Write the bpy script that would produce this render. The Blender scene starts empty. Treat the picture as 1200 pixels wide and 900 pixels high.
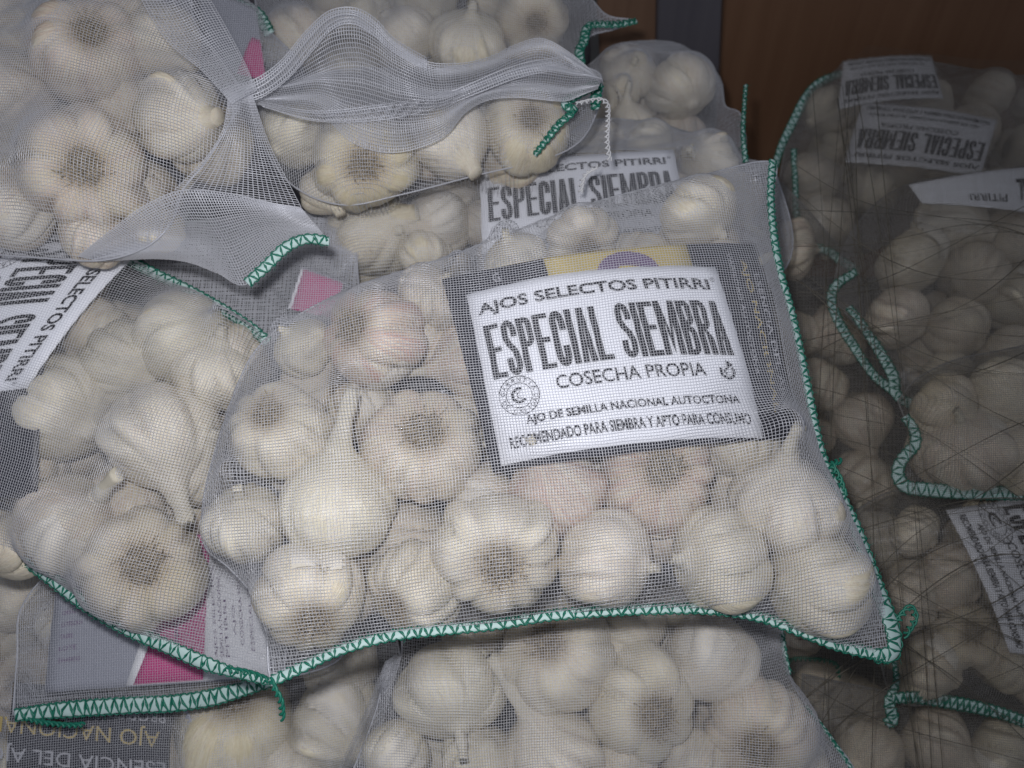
import bpy, bmesh, math, random
import numpy as np
from mathutils import Matrix, Vector, noise
random.seed(7); RNG = np.random.default_rng(7)
SC = bpy.context.scene
COL = SC.collection
# ------------------------------------------------------------------ camera, light, exposure
PITCH = math.radians(50.0)
CAM = np.array([0.0, 0.0, 0.75])
FPX, CX, CY = 1039.0, 600.0, 450.0
RX = np.array([1.0, 0, 0])
UP = np.array([0, math.sin(PITCH), math.cos(PITCH)])
FW = np.array([0, math.cos(PITCH), -math.sin(PITCH)])
cd = bpy.data.cameras.new('camera'); cam = bpy.data.objects.new('camera', cd); COL.objects.link(cam)
cam.location = CAM; cam.rotation_euler = (math.pi/2 - PITCH, 0, 0)
cd.sensor_width = 36.0; cd.lens = 36.0 * FPX / 1200.0; cd.clip_start = 0.02; cd.clip_end = 50
cd.dof.use_dof = True; cd.dof.focus_distance = 0.455; cd.dof.aperture_fstop = 9.0
SC.camera = cam
w = bpy.data.worlds.new('World'); SC.world = w; w.use_nodes = True
w.node_tree.nodes['Background'].inputs[0].default_value = (0.80, 0.86, 1.0, 1)
w.node_tree.nodes['Background'].inputs[1].default_value = 0.21
ld = bpy.data.lights.new('phone_torch', 'SPOT'); lamp = bpy.data.objects.new('phone_torch', ld); COL.objects.link(lamp)
LPOS = CAM + 0.042*UP - 0.022*RX + 0.01*FW
lamp.location = LPOS
aim = CAM + 0.50*FW + 0.50*(-0.10*UP - 0.22*RX)
lamp.rotation_euler = Vector(aim - LPOS).to_track_quat('-Z', 'Y').to_euler()
ld.energy = 6.9; ld.spot_size = math.radians(112); ld.spot_blend = 1.0; ld.shadow_soft_size = 0.012; ld.color = (0.975, 0.97, 0.99)
SC.view_settings.view_transform = 'Standard'; SC.view_settings.look = 'None'
SC.view_settings.exposure = 0.0; SC.view_settings.gamma = 1.0
SC.render.engine = 'CYCLES'
SC.cycles.max_bounces = 5; SC.cycles.diffuse_bounces = 3; SC.cycles.glossy_bounces = 2

# ------------------------------------------------------------------ small maths
def ray(px, py):
    return FW + (px-CX)/FPX*RX - (py-CY)/FPX*UP
def P(px, py, d):
    return CAM + d*ray(px, py)
def nrm(v):
    v = np.asarray(v, float); return v/np.linalg.norm(v)
def spline(pts, step):
    """Catmull-Rom through pts (any dimension), resampled evenly."""
    p = np.asarray(pts, float)
    if len(p) == 2:
        out = p[0] + np.linspace(0, 1, 12)[:, None]*(p[1]-p[0])
    else:
        q = np.vstack([2*p[0]-p[1], p, 2*p[-1]-p[-2]]); out = []
        for i in range(1, len(q)-2):
            t = np.linspace(0, 1, 12, endpoint=False)[:, None]
            a, b, c, d = q[i-1], q[i], q[i+1], q[i+2]
            out.append(.5*(2*b+(c-a)*t+(2*a-5*b+4*c-d)*t**2+(3*b-a-3*c+d)*t**3))
        out = np.vstack(out+[p[-1:]])
    L = np.r_[0, np.cumsum(np.linalg.norm(np.diff(out[:, :3], axis=0), axis=1))]
    n = max(2, int(L[-1]/step)+1)
    s = np.linspace(0, L[-1], n)
    return np.stack([np.interp(s, L, out[:, k]) for k in range(out.shape[1])], 1)

# ------------------------------------------------------------------ meshes
def mesh_np(name, V, F, mat, smooth=False):
    """V (n,3), F (m,k) of one k or a list of such arrays."""
    V = np.asarray(V, np.float32); Fs = F if isinstance(F, list) else [F]
    Fs = [np.atleast_2d(np.asarray(f, np.int32)) for f in Fs if len(f)]
    me = bpy.data.meshes.new(name)
    me.vertices.add(len(V)); me.vertices.foreach_set('co', V.ravel())
    loops = np.concatenate([f.ravel() for f in Fs])
    tot = np.concatenate([np.full(len(f), f.shape[1], np.int32) for f in Fs])
    st = np.r_[0, np.cumsum(tot)[:-1]].astype(np.int32)
    me.loops.add(len(loops)); me.loops.foreach_set('vertex_index', loops)
    me.polygons.add(len(tot)); me.polygons.foreach_set('loop_start', st); me.polygons.foreach_set('loop_total', tot)
    me.update(calc_edges=True); me.validate()
    if smooth: me.polygons.foreach_set('use_smooth', np.ones(len(me.polygons), bool))
    if mat: me.materials.append(mat)
    return me
def obj(name, me, parent=None, kind=None, mw=None):
    o = bpy.data.objects.new(name, me); COL.objects.link(o)
    if parent is not None: o.parent = parent
    if mw is not None: o.matrix_world = mw
    if kind: o['kind'] = kind
    return o
def tag(o, label, cat, group=None):
    o['label'] = label; o['category'] = cat
    if group: o['group'] = group
    return o
def mjoin(parts):
    V, Q, T = [], [], []; n = 0
    for v, f in parts:
        v = np.asarray(v, float); f = np.asarray(f)
        V.append(v); (Q if f.shape[1] == 4 else T).append(f+n); n += len(v)
    F = []
    if Q: F.append(np.vstack(Q))
    if T: F.append(np.vstack(T))
    return np.vstack(V), F
def tube(path, r, sides=4, ref=(0, 0, 1), flat=1.0):
    p = np.asarray(path, float); n = len(p)
    t = np.gradient(p, axis=0); t /= (np.linalg.norm(t, axis=1)[:, None]+1e-12)
    ref = np.broadcast_to(np.asarray(ref, float), p.shape)
    a = np.cross(ref, t); la = np.linalg.norm(a, axis=1)
    bad = la < 1e-4; a[bad] = np.cross([0.3, 1, .2], t[bad]); a /= np.linalg.norm(a, axis=1)[:, None]
    b = np.cross(t, a)
    r = np.broadcast_to(np.asarray(r, float), (n,))
    th = np.arange(sides)/sides*2*math.pi
    V = (p[:, None, :] + r[:, None, None]*(np.cos(th)[None, :, None]*a[:, None, :] + flat*np.sin(th)[None, :, None]*b[:, None, :])).reshape(-1, 3)
    i = np.arange(n-1)[:, None]*sides; j = np.arange(sides)[None, :]; j2 = (j+1) % sides
    F = np.stack([i+j, i+j2, i+sides+j2, i+sides+j], -1).reshape(-1, 4)
    c0 = np.arange(sides)[::-1]; c1 = (n-1)*sides+np.arange(sides)
    if sides == 4: F = np.vstack([F, c0[None], c1[None]])
    return V, F

# ------------------------------------------------------------------ materials
def newmat(name):
    m = bpy.data.materials.new(name); m.use_nodes = True
    nt = m.node_tree; b = nt.nodes['Principled BSDF']
    return m, nt, b
def simple(name, col, rough=.5, spec=.5, var=.12, scale=60., bump=0.):
    m, nt, b = newmat(name)
    tc = nt.nodes.new('ShaderNodeTexCoord'); nz = nt.nodes.new('ShaderNodeTexNoise')
    nz.inputs['Scale'].default_value = scale; nz.inputs['Detail'].default_value = 4
    nt.links.new(tc.outputs['Object'], nz.inputs['Vector'])
    mx = nt.nodes.new('ShaderNodeMix'); mx.data_type = 'RGBA'
    mx.inputs[6].default_value = (*[c*(1-var) for c in col], 1); mx.inputs[7].default_value = (*[min(1, c*(1+var)) for c in col], 1)
    nt.links.new(nz.outputs['Fac'], mx.inputs[0]); nt.links.new(mx.outputs[2], b.inputs['Base Color'])
    b.inputs['Roughness'].default_value = rough; b.inputs['Specular IOR Level'].default_value = spec
    if bump:
        bp = nt.nodes.new('ShaderNodeBump'); bp.inputs['Strength'].default_value = bump; bp.inputs['Distance'].default_value = .001
        nt.links.new(nz.outputs['Fac'], bp.inputs['Height']); nt.links.new(bp.outputs['Normal'], b.inputs['Normal'])
    return m
def garlic_mat():
    m, nt, b = newmat('garlic_skin'); N = nt.nodes.new; L = nt.links.new
    at = N('ShaderNodeAttribute'); at.attribute_name = 'streak'
    sa = N('ShaderNodeAttribute'); sa.attribute_name = 'along'
    oi = N('ShaderNodeObjectInfo')
    off = N('ShaderNodeVectorMath'); off.operation = 'MULTIPLY_ADD'
    rr = N('ShaderNodeCombineXYZ')
    for k in range(3): L(oi.outputs['Random'], rr.inputs[k])
    L(rr.outputs[0], off.inputs[0]); off.inputs[1].default_value = (37, 19, 53); L(at.outputs['Vector'], off.inputs[2])
    def nz(scale, detail=4, rough=.6):
        n = N('ShaderNodeTexNoise'); n.inputs['Scale'].default_value = scale; n.inputs['Detail'].default_value = detail
        n.inputs['Roughness'].default_value = rough; L(off.outputs[0], n.inputs['Vector']); return n.outputs['Fac']
    def ramp(src, a, bb):
        r = N('ShaderNodeMapRange'); r.inputs['From Min'].default_value = a; r.inputs['From Max'].default_value = bb; L(src, r.inputs[0]); return r.outputs[0]
    def mul(a, bb):
        x = N('ShaderNodeMath'); x.operation = 'MULTIPLY'
        for k, v in enumerate((a, bb)):
            if isinstance(v, float): x.inputs[k].default_value = v
            else: L(v, x.inputs[k])
        return x.outputs[0]
    def mix(fac, a, col):
        x = N('ShaderNodeMix'); x.data_type = 'RGBA'
        L(fac, x.inputs[0])
        if isinstance(a, tuple): x.inputs[6].default_value = (*a, 1)
        else: L(a, x.inputs[6])
        x.inputs[7].default_value = (*col, 1); return x.outputs[2]
    sep = N('ShaderNodeSeparateColor'); L(oi.outputs['Color'], sep.inputs[0])
    fine, mid, big = nz(9), nz(2.6), nz(.55, 3)
    c = mix(ramp(oi.outputs['Random'], 0, 1), (0.82, 0.75, 0.62), (0.77, 0.71, 0.55))
    vf = nz(22, 3, .5)
    c = mix(mul(ramp(fine, .46, .70), .55), c, (0.50, 0.44, 0.35))
    c = mix(mul(ramp(vf, .56, .68), .35), c, (0.45, 0.39, 0.30))
    c = mix(mul(ramp(mid, .5, .8), .30), c, (0.56, 0.50, 0.36))
    c = mix(mul(ramp(mid, .52, .30), .35), c, (0.84, 0.82, 0.79))
    c = mix(mul(mul(ramp(big, .30, .56), ramp(mid, .3, .6)), sep.outputs[0]), c, (0.56, 0.28, 0.26))
    c = mix(mul(mul(ramp(big, .75, .35), ramp(sa.outputs['Fac'], .55, .12)), mul(sep.outputs[1], .55)), c, (0.58, 0.46, 0.20))
    c = mix(mul(ramp(sa.outputs['Fac'], .23, .08), ramp(fine, .25, .6)), c, (0.36, 0.27, 0.17))
    c = mix(mul(sep.outputs[2], .8), c, (0.50, 0.41, 0.29))
    c = mix(mul(ramp(vf, .40, .33), ramp(big, .45, .65)), c, (0.42, 0.27, 0.33))
    tcn = N('ShaderNodeTexCoord'); sp = N('ShaderNodeTexNoise'); sp.inputs['Scale'].default_value = 3.2; sp.inputs['Detail'].default_value = 6; sp.inputs['Roughness'].default_value = .7
    L(tcn.outputs['Object'], sp.inputs['Vector'])
    c = mix(mul(ramp(sp.outputs['Fac'], .60, .72), .45), c, (0.44, 0.34, 0.22))
    L(c, b.inputs['Base Color'])
    b.inputs['Roughness'].default_value = .34; b.inputs['Specular IOR Level'].default_value = .5
    b.inputs['Subsurface Weight'].default_value = .12; b.inputs['Subsurface Radius'].default_value = (1, .7, .4); b.inputs['Subsurface Scale'].default_value = .003
    bp = N('ShaderNodeBump'); bp.inputs['Strength'].default_value = .5; bp.inputs['Distance'].default_value = .0015
    L(fine, bp.inputs['Height']); L(bp.outputs['Normal'], b.inputs['Normal'])
    return m
def wood_mat(name, c0, c1, sx=26.):
    m, nt, b = newmat(name); N = nt.nodes.new; L = nt.links.new
    tc = N('ShaderNodeTexCoord'); mp = N('ShaderNodeMapping'); mp.inputs['Scale'].default_value = (sx, sx, 1.6)
    L(tc.outputs['Object'], mp.inputs[0])
    nz = N('ShaderNodeTexNoise'); nz.inputs['Scale'].default_value = 2.2; nz.inputs['Detail'].default_value = 7; nz.inputs['Distortion'].default_value = .6
    L(mp.outputs[0], nz.inputs['Vector'])
    cr = N('ShaderNodeValToRGB'); cr.color_ramp.elements[0].position = .3; cr.color_ramp.elements[1].position = .75
    cr.color_ramp.elements[0].color = (*c0, 1); cr.color_ramp.elements[1].color = (*c1, 1)
    L(nz.outputs['Fac'], cr.inputs[0]); L(cr.outputs[0], b.inputs['Base Color'])
    b.inputs['Roughness'].default_value = .55
    bp = N('ShaderNodeBump'); bp.inputs['Strength'].default_value = .2; bp.inputs['Distance'].default_value = .001
    L(nz.outputs['Fac'], bp.inputs['Height']); L(bp.outputs['Normal'], b.inputs['Normal'])
    return m
M_GARLIC = garlic_mat()
M_STEM = simple('dry_stem', (.66, .61, .50), .6, .3, .25, 180, .3)
M_ROOT = simple('dry_roots', (.42, .35, .25), .8, .2, .5, 160)
M_PAPER = simple('papery_skin', (.72, .67, .58), .5, .4, .2, 90, .3)
def net_mat(name, dif, tra, gl):
    m = bpy.data.materials.new(name); m.use_nodes = True; nt = m.node_tree; nt.nodes.clear(); N = nt.nodes.new; L = nt.links.new
    out = N('ShaderNodeOutputMaterial'); d = N('ShaderNodeBsdfDiffuse'); t = N('ShaderNodeBsdfTranslucent'); g = N('ShaderNodeBsdfGlossy')
    d.inputs['Color'].default_value = (*dif, 1); t.inputs['Color'].default_value = (*tra, 1); g.inputs['Color'].default_value = (.9, .92, 1, 1); g.inputs['Roughness'].default_value = .28
    a = N('ShaderNodeMixShader'); a.inputs[0].default_value = .5; L(d.outputs[0], a.inputs[1]); L(t.outputs[0], a.inputs[2])
    b = N('ShaderNodeMixShader'); b.inputs[0].default_value = gl; L(a.outputs[0], b.inputs[1]); L(g.outputs[0], b.inputs[2]); L(b.outputs[0], out.inputs[0])
    return m
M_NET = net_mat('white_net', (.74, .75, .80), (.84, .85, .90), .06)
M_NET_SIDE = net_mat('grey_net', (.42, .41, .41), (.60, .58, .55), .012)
M_HEM = simple('pale_binding', (.50, .66, .64), .55, .4, .12, 220, .2)
M_GREEN = simple('green_thread', (.010, .170, .115), .45, .5, .35, 400)
M_STICK = simple('white_sticker', (.80, .81, .86), .5, .4, .02, 30)
M_INK = simple('black_ink', (.025, .025, .032), .6, .2, .1, 50)
M_DARK = simple('dark_leaflet', (.018, .018, .028), .45, .4, .2, 30)
M_GOLD = simple('gold_print', (.50, .40, .16), .5, .3, .15, 60)
M_GOLDINK = simple('gold_ink', (.46, .36, .15), .5, .3, .1, 60)
M_GREYINK = simple('grey_ink', (.40, .40, .43), .5, .3, .1, 60)
M_VIOLET = simple('violet_print', (.16, .11, .20), .5, .3, .35, 90)
M_PINK = simple('magenta_print', (.50, .06, .22), .5, .3, .08, 60)
M_GREYCARD = simple('grey_leaflet', (.27, .28, .33), .5, .3, .1, 25)
M_WHITECARD = simple('white_leaflet', (.84, .84, .86), .5, .3, .04, 25)
M_CORD = simple('white_cord', (.70, .70, .72), .5, .4, .1, 200)
M_GCORD = simple('grey_cord', (.36, .37, .42), .5, .4, .1, 200)
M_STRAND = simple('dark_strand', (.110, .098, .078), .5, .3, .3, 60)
M_WOOD = wood_mat('brown_board', (.21, .108, .060), (.27, .145, .085))
M_WOOD2 = wood_mat('light_board', (.20, .115, .075), (.30, .18, .12))
M_GREYW = wood_mat('grey_board', (.10, .095, .115), (.15, .14, .16))
M_FLOOR = simple('concrete', (.10, .095, .09), .85, .2, .3, 14, .5)
M_SPECK = simple('dark_husk', (.05, .012, .010), .6, .3, .3, 300)

# ------------------------------------------------------------------ the setting
def sheet_obj(name, pts, mat, kind):
    o = obj(name, mesh_np(name, pts, [[0, 1, 2, 3]], mat)); o['kind'] = kind; return o
sheet_obj('floor', [(-6, -6, 0), (6, -6, 0), (6, 6, 0), (-6, 6, 0)], M_FLOOR, 'structure')
def on_y(px, py, y):
    r = ray(px, py); return CAM + r*(y-CAM[1])/r[1]
def board(name, x0p, x1p, topz, y, thick, mat, label, cat='board'):
    """An upright board whose left and right edges pass through two pixels each at the plane y."""
    (ax, ay), (bx, by) = x0p; (cx_, cy_), (dx, dy) = x1p
    def edge(p, q):
        a, b = on_y(*p, y), on_y(*q, y); t = nrm(a-b)
        return [b + t*((z-b[2])/t[2]) for z in (0.0, topz)]
    l, r = edge(*x0p), edge(*x1p)
    base = (l[0]+r[0])/2
    bm = bmesh.new()
    vs = [bm.verts.new(Vector(p-base)) for p in (l[0], r[0], r[1], l[1])]
    vs += [bm.verts.new(v.co+Vector((0, thick, 0))) for v in vs[:4]]
    for f in ((0, 1, 2, 3), (7, 6, 5, 4), (0, 4, 5, 1), (1, 5, 6, 2), (2, 6, 7, 3), (3, 7, 4, 0)): bm.faces.new([vs[k] for k in f])
    bmesh.ops.bevel(bm, geom=bm.edges[:], offset=.0015, segments=2, affect='EDGES')
    me = bpy.data.meshes.new(name); bm.to_mesh(me); bm.free(); me.materials.append(mat)
    o = obj(name, me); o.location = base; tag(o, label, cat); return o
board('wooden_board', ((849, 0), (846, 70)), ((1420, 0), (1400, 70)), .98, .80, .02, M_WOOD, 'wide brown wooden board standing behind the sacks', 'board')
board('grey_board', ((771, 0), (770, 60)), ((846, 0), (843, 70)), .98, .775, .02, M_GREYW, 'narrow grey upright board beside the wide brown board', 'board')
board('pale_board', ((700, 0), (702, 40)), ((778, 0), (777, 40)), .98, .80, .02, M_WOOD2, 'narrow tan upright board left of the grey board', 'board')
board('back_board', ((-300, 0), (-280, 40)), ((692, 0), (692, 40)), .98, .82, .02, M_GREYW, 'long grey board hidden behind the upper sacks', 'board')

# ------------------------------------------------------------------ garlic bulbs
PROF = spline([(0, -.64), (.12, -.645), (.20, -.665), (.32, -.715), (.54, -.70), (.80, -.53), (.96, -.20), (1.0, .06), (.91, .34), (.70, .60), (.45, .80), (.28, .96), (.205, 1.12), (.185, 1.22)], .045)
PROF_S = spline([(0, -.64), (.12, -.645), (.20, -.665), (.32, -.715), (.54, -.70), (.80, -.53), (.96, -.20), (1.0, .08), (.93, .34), (.74, .56), (.50, .69), (.32, .745), (.22, .79), (.17, .84), (.15, .87)], .040)
NA = 112
def bulb_mesh(seed, ncl, amp, squash=1.0, roundness=.40, PROF=PROF):
    r = np.random.default_rng(seed)
    n = len(PROF)
    wd = r.uniform(.5, 1.6, ncl); wd /= wd.sum(); ed = np.r_[0, np.cumsum(wd)]
    cl_r = r.uniform(.86, 1.07, ncl); cl_a = r.uniform(.45, 1.25, ncl); cl_z = r.uniform(-.05, .05, ncl)
    ph = np.arange(NA)/NA
    s = np.linspace(0, 1, n)
    V = np.zeros((n, NA, 3)); along = np.zeros((n, NA)); streak = np.zeros((n, NA, 3))
    zb = PROF[:, 1]
    A = np.clip((PROF[:, 0]-.22)/.62, 0, 1)**.8*np.clip((1.05-zb)/.8, 0.05, 1); A = np.where(zb < -.3, A*.9, A)
    wig = r.uniform(-1, 1, 3)
    for i in range(n):
        tw = .03*math.sin(2.2*zb[i]+wig[0])+.02*wig[1]*zb[i]
        u = (ph+tw) % 1.0
        k = np.clip(np.searchsorted(ed, u, 'right')-1, 0, ncl-1)
        t = (u-ed[k])/wd[k]
        lobe = np.sin(math.pi*np.clip(t, 0, 1))**roundness
        kn = (k+np.where(t > .5, 1, -1)) % ncl; bl = np.abs(t-.5)**2*2.0
        R = cl_r[k]*(1-bl)+cl_r[kn]*bl
        a = amp*.95*cl_a[k]*A[i]
        rad = PROF[i, 0]*((1-A[i])+A[i]*R)*(1-a+a*lobe*1.25)
        rad *= 1+.010*A[i]*np.sin(2*math.pi*(u*31+wig[2]))*np.sin(2*math.pi*u*7)
        an = 2*math.pi*ph
        V[i, :, 0] = rad*np.cos(an); V[i, :, 1] = rad*np.sin(an)
        V[i, :, 2] = zb[i]*squash + cl_z[k]*A[i]*lobe - (.03*lobe*A[i] if zb[i] < -.3 else 0)
        along[i] = s[i]
        streak[i, :, 0] = np.cos(an)*6; streak[i, :, 1] = np.sin(an)*6; streak[i, :, 2] = s[i]*1.6
    # bend the neck a little
    zz = np.clip(V[:, :, 2]-.5, 0, None)
    V[:, :, 0] += wig[1]*.25*zz**1.6; V[:, :, 1] += wig[2]*.25*zz**1.6
    i = np.arange(n-1)[:, None]*NA; j = np.arange(NA)[None, :]; j2 = (j+1) % NA
    F = np.stack([i+j, i+j2, i+NA+j2, i+NA+j], -1).reshape(-1, 4)
    top = ((n-1)*NA+np.arange(NA))[None]
    me = mesh_np('garlic_bulb', V.reshape(-1, 3), [F, top], M_GARLIC, True)
    a1 = me.attributes.new('streak', 'FLOAT_VECTOR', 'POINT'); a1.data.foreach_set('vector', streak.reshape(-1).astype(np.float32))
    a2 = me.attributes.new('along', 'FLOAT', 'POINT'); a2.data.foreach_set('value', along.reshape(-1).astype(np.float32))
    tip = V[-1].mean(0); tipd = nrm(V[-1].mean(0)-V[-4].mean(0))
    grid = V.copy()
    return me, tip, tipd, grid
BV = [bulb_mesh(11, 8, .22), bulb_mesh(12, 9, .19, PROF=PROF_S), bulb_mesh(13, 7, .24, .95), bulb_mesh(14, 8, .14, 1.05, PROF=PROF_S), bulb_mesh(15, 7, .24, .9, .38, PROF_S),
      bulb_mesh(16, 10, .18, 1.0, PROF=PROF_S), bulb_mesh(17, 6, .26, .95, .45, PROF_S), bulb_mesh(18, 8, .10, 1.05), bulb_mesh(19, 7, .26, 1.0, .38, PROF_S), bulb_mesh(20, 8, .22, .92, .40, PROF_S)]
def stem_mesh(vi, length, seed):
    _me, tip, tipd, _g = BV[vi]
    r = np.random.default_rng(seed)
    side = nrm(np.cross(tipd, [.3, .8, .1])); bend = r.uniform(-.25, .25)*length
    t = np.linspace(-.08, 1, 12)
    p = tip + (t*length)[:, None]*tipd + (bend*np.clip(t, 0, 1)**2)[:, None]*side
    rad = np.linalg.norm(_g[-1][0]-tip)*1.0 - .05*np.clip(t, 0, 1)**.5 + .015*np.sin(t*9+seed)
    V, F = tube(p, rad, 14, side, .78)
    V = V.reshape(12, 14, 3)
    ridge = 1+.07*np.sin(np.arange(14)*math.pi*2/14*5+seed)
    V = p[:, None, :]+(V-p[:, None, :])*ridge[None, :, None]
    V[-1] += r.uniform(-.03, .03, (14, 1))*tipd
    V = V.reshape(-1, 3)
    V = np.vstack([V, p[-1]-.05*tipd]); c = len(V)-1
    cap = np.array([[11*14+k, 11*14+(k+1) % 14, c] for k in range(14)])
    return mesh_np('stem', V, [F, cap], M_STEM, True)
def root_mesh(seed, n=170, ln=.30):
    r = np.random.default_rng(seed); parts = []
    for k in range(n):
        a = r.uniform(0, 2*math.pi); q = (.22+.07*math.sin(3*a+seed))*math.sqrt(r.uniform(0, 1))
        p0 = np.array([q*math.cos(a), q*math.sin(a), -.64])
        d = nrm([math.cos(a)*q*3+r.normal()*.5, math.sin(a)*q*3+r.normal()*.5, -.9]); pts = [p0]
        for _ in range(4):
            d = nrm(d+r.normal(0, .55, 3)); pts.append(pts[-1]+d*ln*r.uniform(.12, .34))
        parts.append(tube(np.array(pts), np.linspace(.016, .009, 5), 3))
    t = np.linspace(0, 2*math.pi, 16, endpoint=False)
    disc = np.array([[(.23+.05*math.sin(3*x+seed))*math.cos(x), (.23+.05*math.sin(3*x+seed))*math.sin(x), -.660] for x in t]+[[0, 0, -.70]])
    parts.append((disc, np.array([[(k+1) % 16, k, 16] for k in range(16)])))
    V, F = mjoin(parts)
    return mesh_np('root_tuft', V, F, M_ROOT)
def flake_mesh(vi, seed):
    g = BV[vi][3]; r = np.random.default_rng(seed)
    n = g.shape[0]; i0 = int(n*r.uniform(.30, .45)); i1 = int(n*r.uniform(.75, .93)); j0 = r.integers(0, NA); jw = int(r.integers(14, 24))
    rows = range(i0, i1); V = []
    for a, i in enumerate(rows):
        for bq in range(jw):
            x, y = a/(len(rows)-1), bq/(jw-1)
            lift = 1.012 + .13*max(0, .35-x)**1.2*2 + .22*max(0, y-.6)**1.6 + .008*math.sin(9*y+5*x+seed)
            p = g[i, (j0+bq) % NA].copy(); p[:2] *= lift; p[2] = p[2]*(1+.02*math.sin(7*y))
            V.append(p)
    F = [[a*jw+b, a*jw+b+1, (a+1)*jw+b+1, (a+1)*jw+b] for a in range(len(rows)-1) for b in range(jw-1)
         if not (a < 2 and noise.noise((b*.35, seed, 0)) > .05) and not (b > jw-3 and noise.noise((a*.4, seed, 3)) > 0)]
    return mesh_np('loose_skin', np.array(V), np.array(F), M_PAPER, True)
STEMS = {}; ROOTS = [root_mesh(k) for k in range(4)]; FLAKES = {}
NB = [0]
def make_bulb(c, R, axis, label, group, variant=None, neck=.35, tint=(.1, .3), roots=True, flake=None):
    """axis: world direction from the root plate to the stem."""
    NB[0] += 1; k = NB[0]
    vi = variant if variant is not None else (k*7) % len(BV)
    o = bpy.data.objects.new('garlic_bulb', BV[vi][0]); COL.objects.link(o)
    q = Vector(axis).to_track_quat('Z', 'Y').to_matrix().to_4x4() @ Matrix.Rotation(k*2.399, 4, 'Z')
    o.matrix_world = Matrix.Translation(Vector(c)) @ q @ Matrix.Diagonal((R, R, R, 1))
    o.color = (tint[0]*.75, tint[1], tint[2] if len(tint) > 2 else 0, 1)
    tag(o, label, 'garlic', group)
    if neck > 0:
        key = (vi, round(neck, 1))
        if key not in STEMS: STEMS[key] = stem_mesh(vi, max(.1, key[1]), k)
        s = obj('stem', STEMS[key], o)
    if roots:
        obj('root_tuft', ROOTS[k % 4], o, 'stuff')
    if flake or (flake is None and k % 2 == 0):
        key = (vi, k % 2)
        if key not in FLAKES: FLAKES[key] = flake_mesh(vi, k)
        obj('loose_skin', FLAKES[key], o)
    return o

# ------------------------------------------------------------------ sacks of net
PITCHN = 0.00150
def inside(poly, X, Y):
    x0, y0 = poly[:, 0], poly[:, 1]; x1, y1 = np.roll(x0, -1), np.roll(y0, -1)
    c = np.zeros(X.shape, bool)
    for a, b, cc, d in zip(x0, y0, x1, y1):
        if b == d: continue
        c ^= ((b > Y) != (d > Y)) & (X < (cc-a)*(Y-b)/(d-b)+a)
    return c
def nearest_on(poly, X, Y):
    best = np.full(X.shape, 1e9); nx, ny = X.copy(), Y.copy()
    for a, b in zip(poly, np.roll(poly, -1, 0)):
        d = b-a; t = np.clip(((X-a[0])*d[0]+(Y-a[1])*d[1])/(d@d+1e-15), 0, 1)
        qx, qy = a[0]+t*d[0], a[1]+t*d[1]; D = np.hypot(X-qx, Y-qy)
        m = D < best; best[m] = D[m]; nx[m] = qx[m]; ny[m] = qy[m]
    return best, nx, ny
def in1(poly, u, v):
    x0, y0 = poly[:, 0], poly[:, 1]; x1, y1 = np.roll(x0, -1), np.roll(y0, -1)
    dy = np.where(y1 == y0, 1e-12, y1-y0)
    return bool((((y0 > v) != (y1 > v)) & (u < (x1-x0)*(v-y0)/dy+x0)).sum() % 2)
def dist1(poly, u, v):
    a = poly; d = np.roll(poly, -1, 0)-a
    t = np.clip(((u-a[:, 0])*d[:, 0]+(v-a[:, 1])*d[:, 1])/((d*d).sum(1)+1e-15), 0, 1)
    return float(np.hypot(u-a[:, 0]-t*d[:, 0], v-a[:, 1]-t*d[:, 1]).min())
def net_threads(G, mask, wfrac, pitch, tent=True):
    """G (nv,nu,3) crossing points, mask (nv,nu). Two families of threads, each a shallow raised ribbon."""
    nv, nu, _ = G.shape
    du = np.gradient(G, axis=1); dv = np.gradient(G, axis=0)
    ul = du/(np.linalg.norm(du, axis=2, keepdims=True)+1e-12); vl = dv/(np.linalg.norm(dv, axis=2, keepdims=True)+1e-12)
    nn = np.cross(ul, vl); nn /= (np.linalg.norm(nn, axis=2, keepdims=True)+1e-12)
    idx = np.arange(nv*nu).reshape(nv, nu); N = nv*nu
    hw = wfrac*pitch*.5
    Vs, Fs = [], []; base = 0
    over = ((np.add.outer(np.arange(nv), np.arange(nu)) % 2)*2-1)[:, :, None]*.10*pitch
    for fam, (side, m) in enumerate(((vl, mask[:, 1:] & mask[:, :-1]), (ul, mask[1:] & mask[:-1]))):
        jit = 1+.10*RNG.standard_normal((nv, 1) if fam == 0 else (1, nu))[:, :, None]
        jit = np.clip(jit, .6, 1.5)
        z = over*(1 if fam == 0 else -1)
        layers = [G+nn*z-side*hw*jit, G+nn*(z+.22*pitch*(1 if tent else 0)), G+nn*z+side*hw*jit] if tent else [G+nn*z-side*hw*jit, G+nn*z+side*hw*jit]
        Vs += [l.reshape(-1, 3) for l in layers]
        a, b = (idx[:, :-1][m], idx[:, 1:][m]) if fam == 0 else (idx[:-1][m], idx[1:][m])
        for k in range(len(layers)-1):
            o0, o1 = base+k*N, base+(k+1)*N
            Fs.append(np.stack([o0+a, o0+b, o1+b, o1+a], 1))
        base += N*len(layers)
    V = np.vstack(Vs); F = np.vstack(Fs)
    used = np.unique(F); rm = np.zeros(len(V), np.int64); rm[used] = np.arange(len(used))
    return V[used], rm[F]
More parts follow.
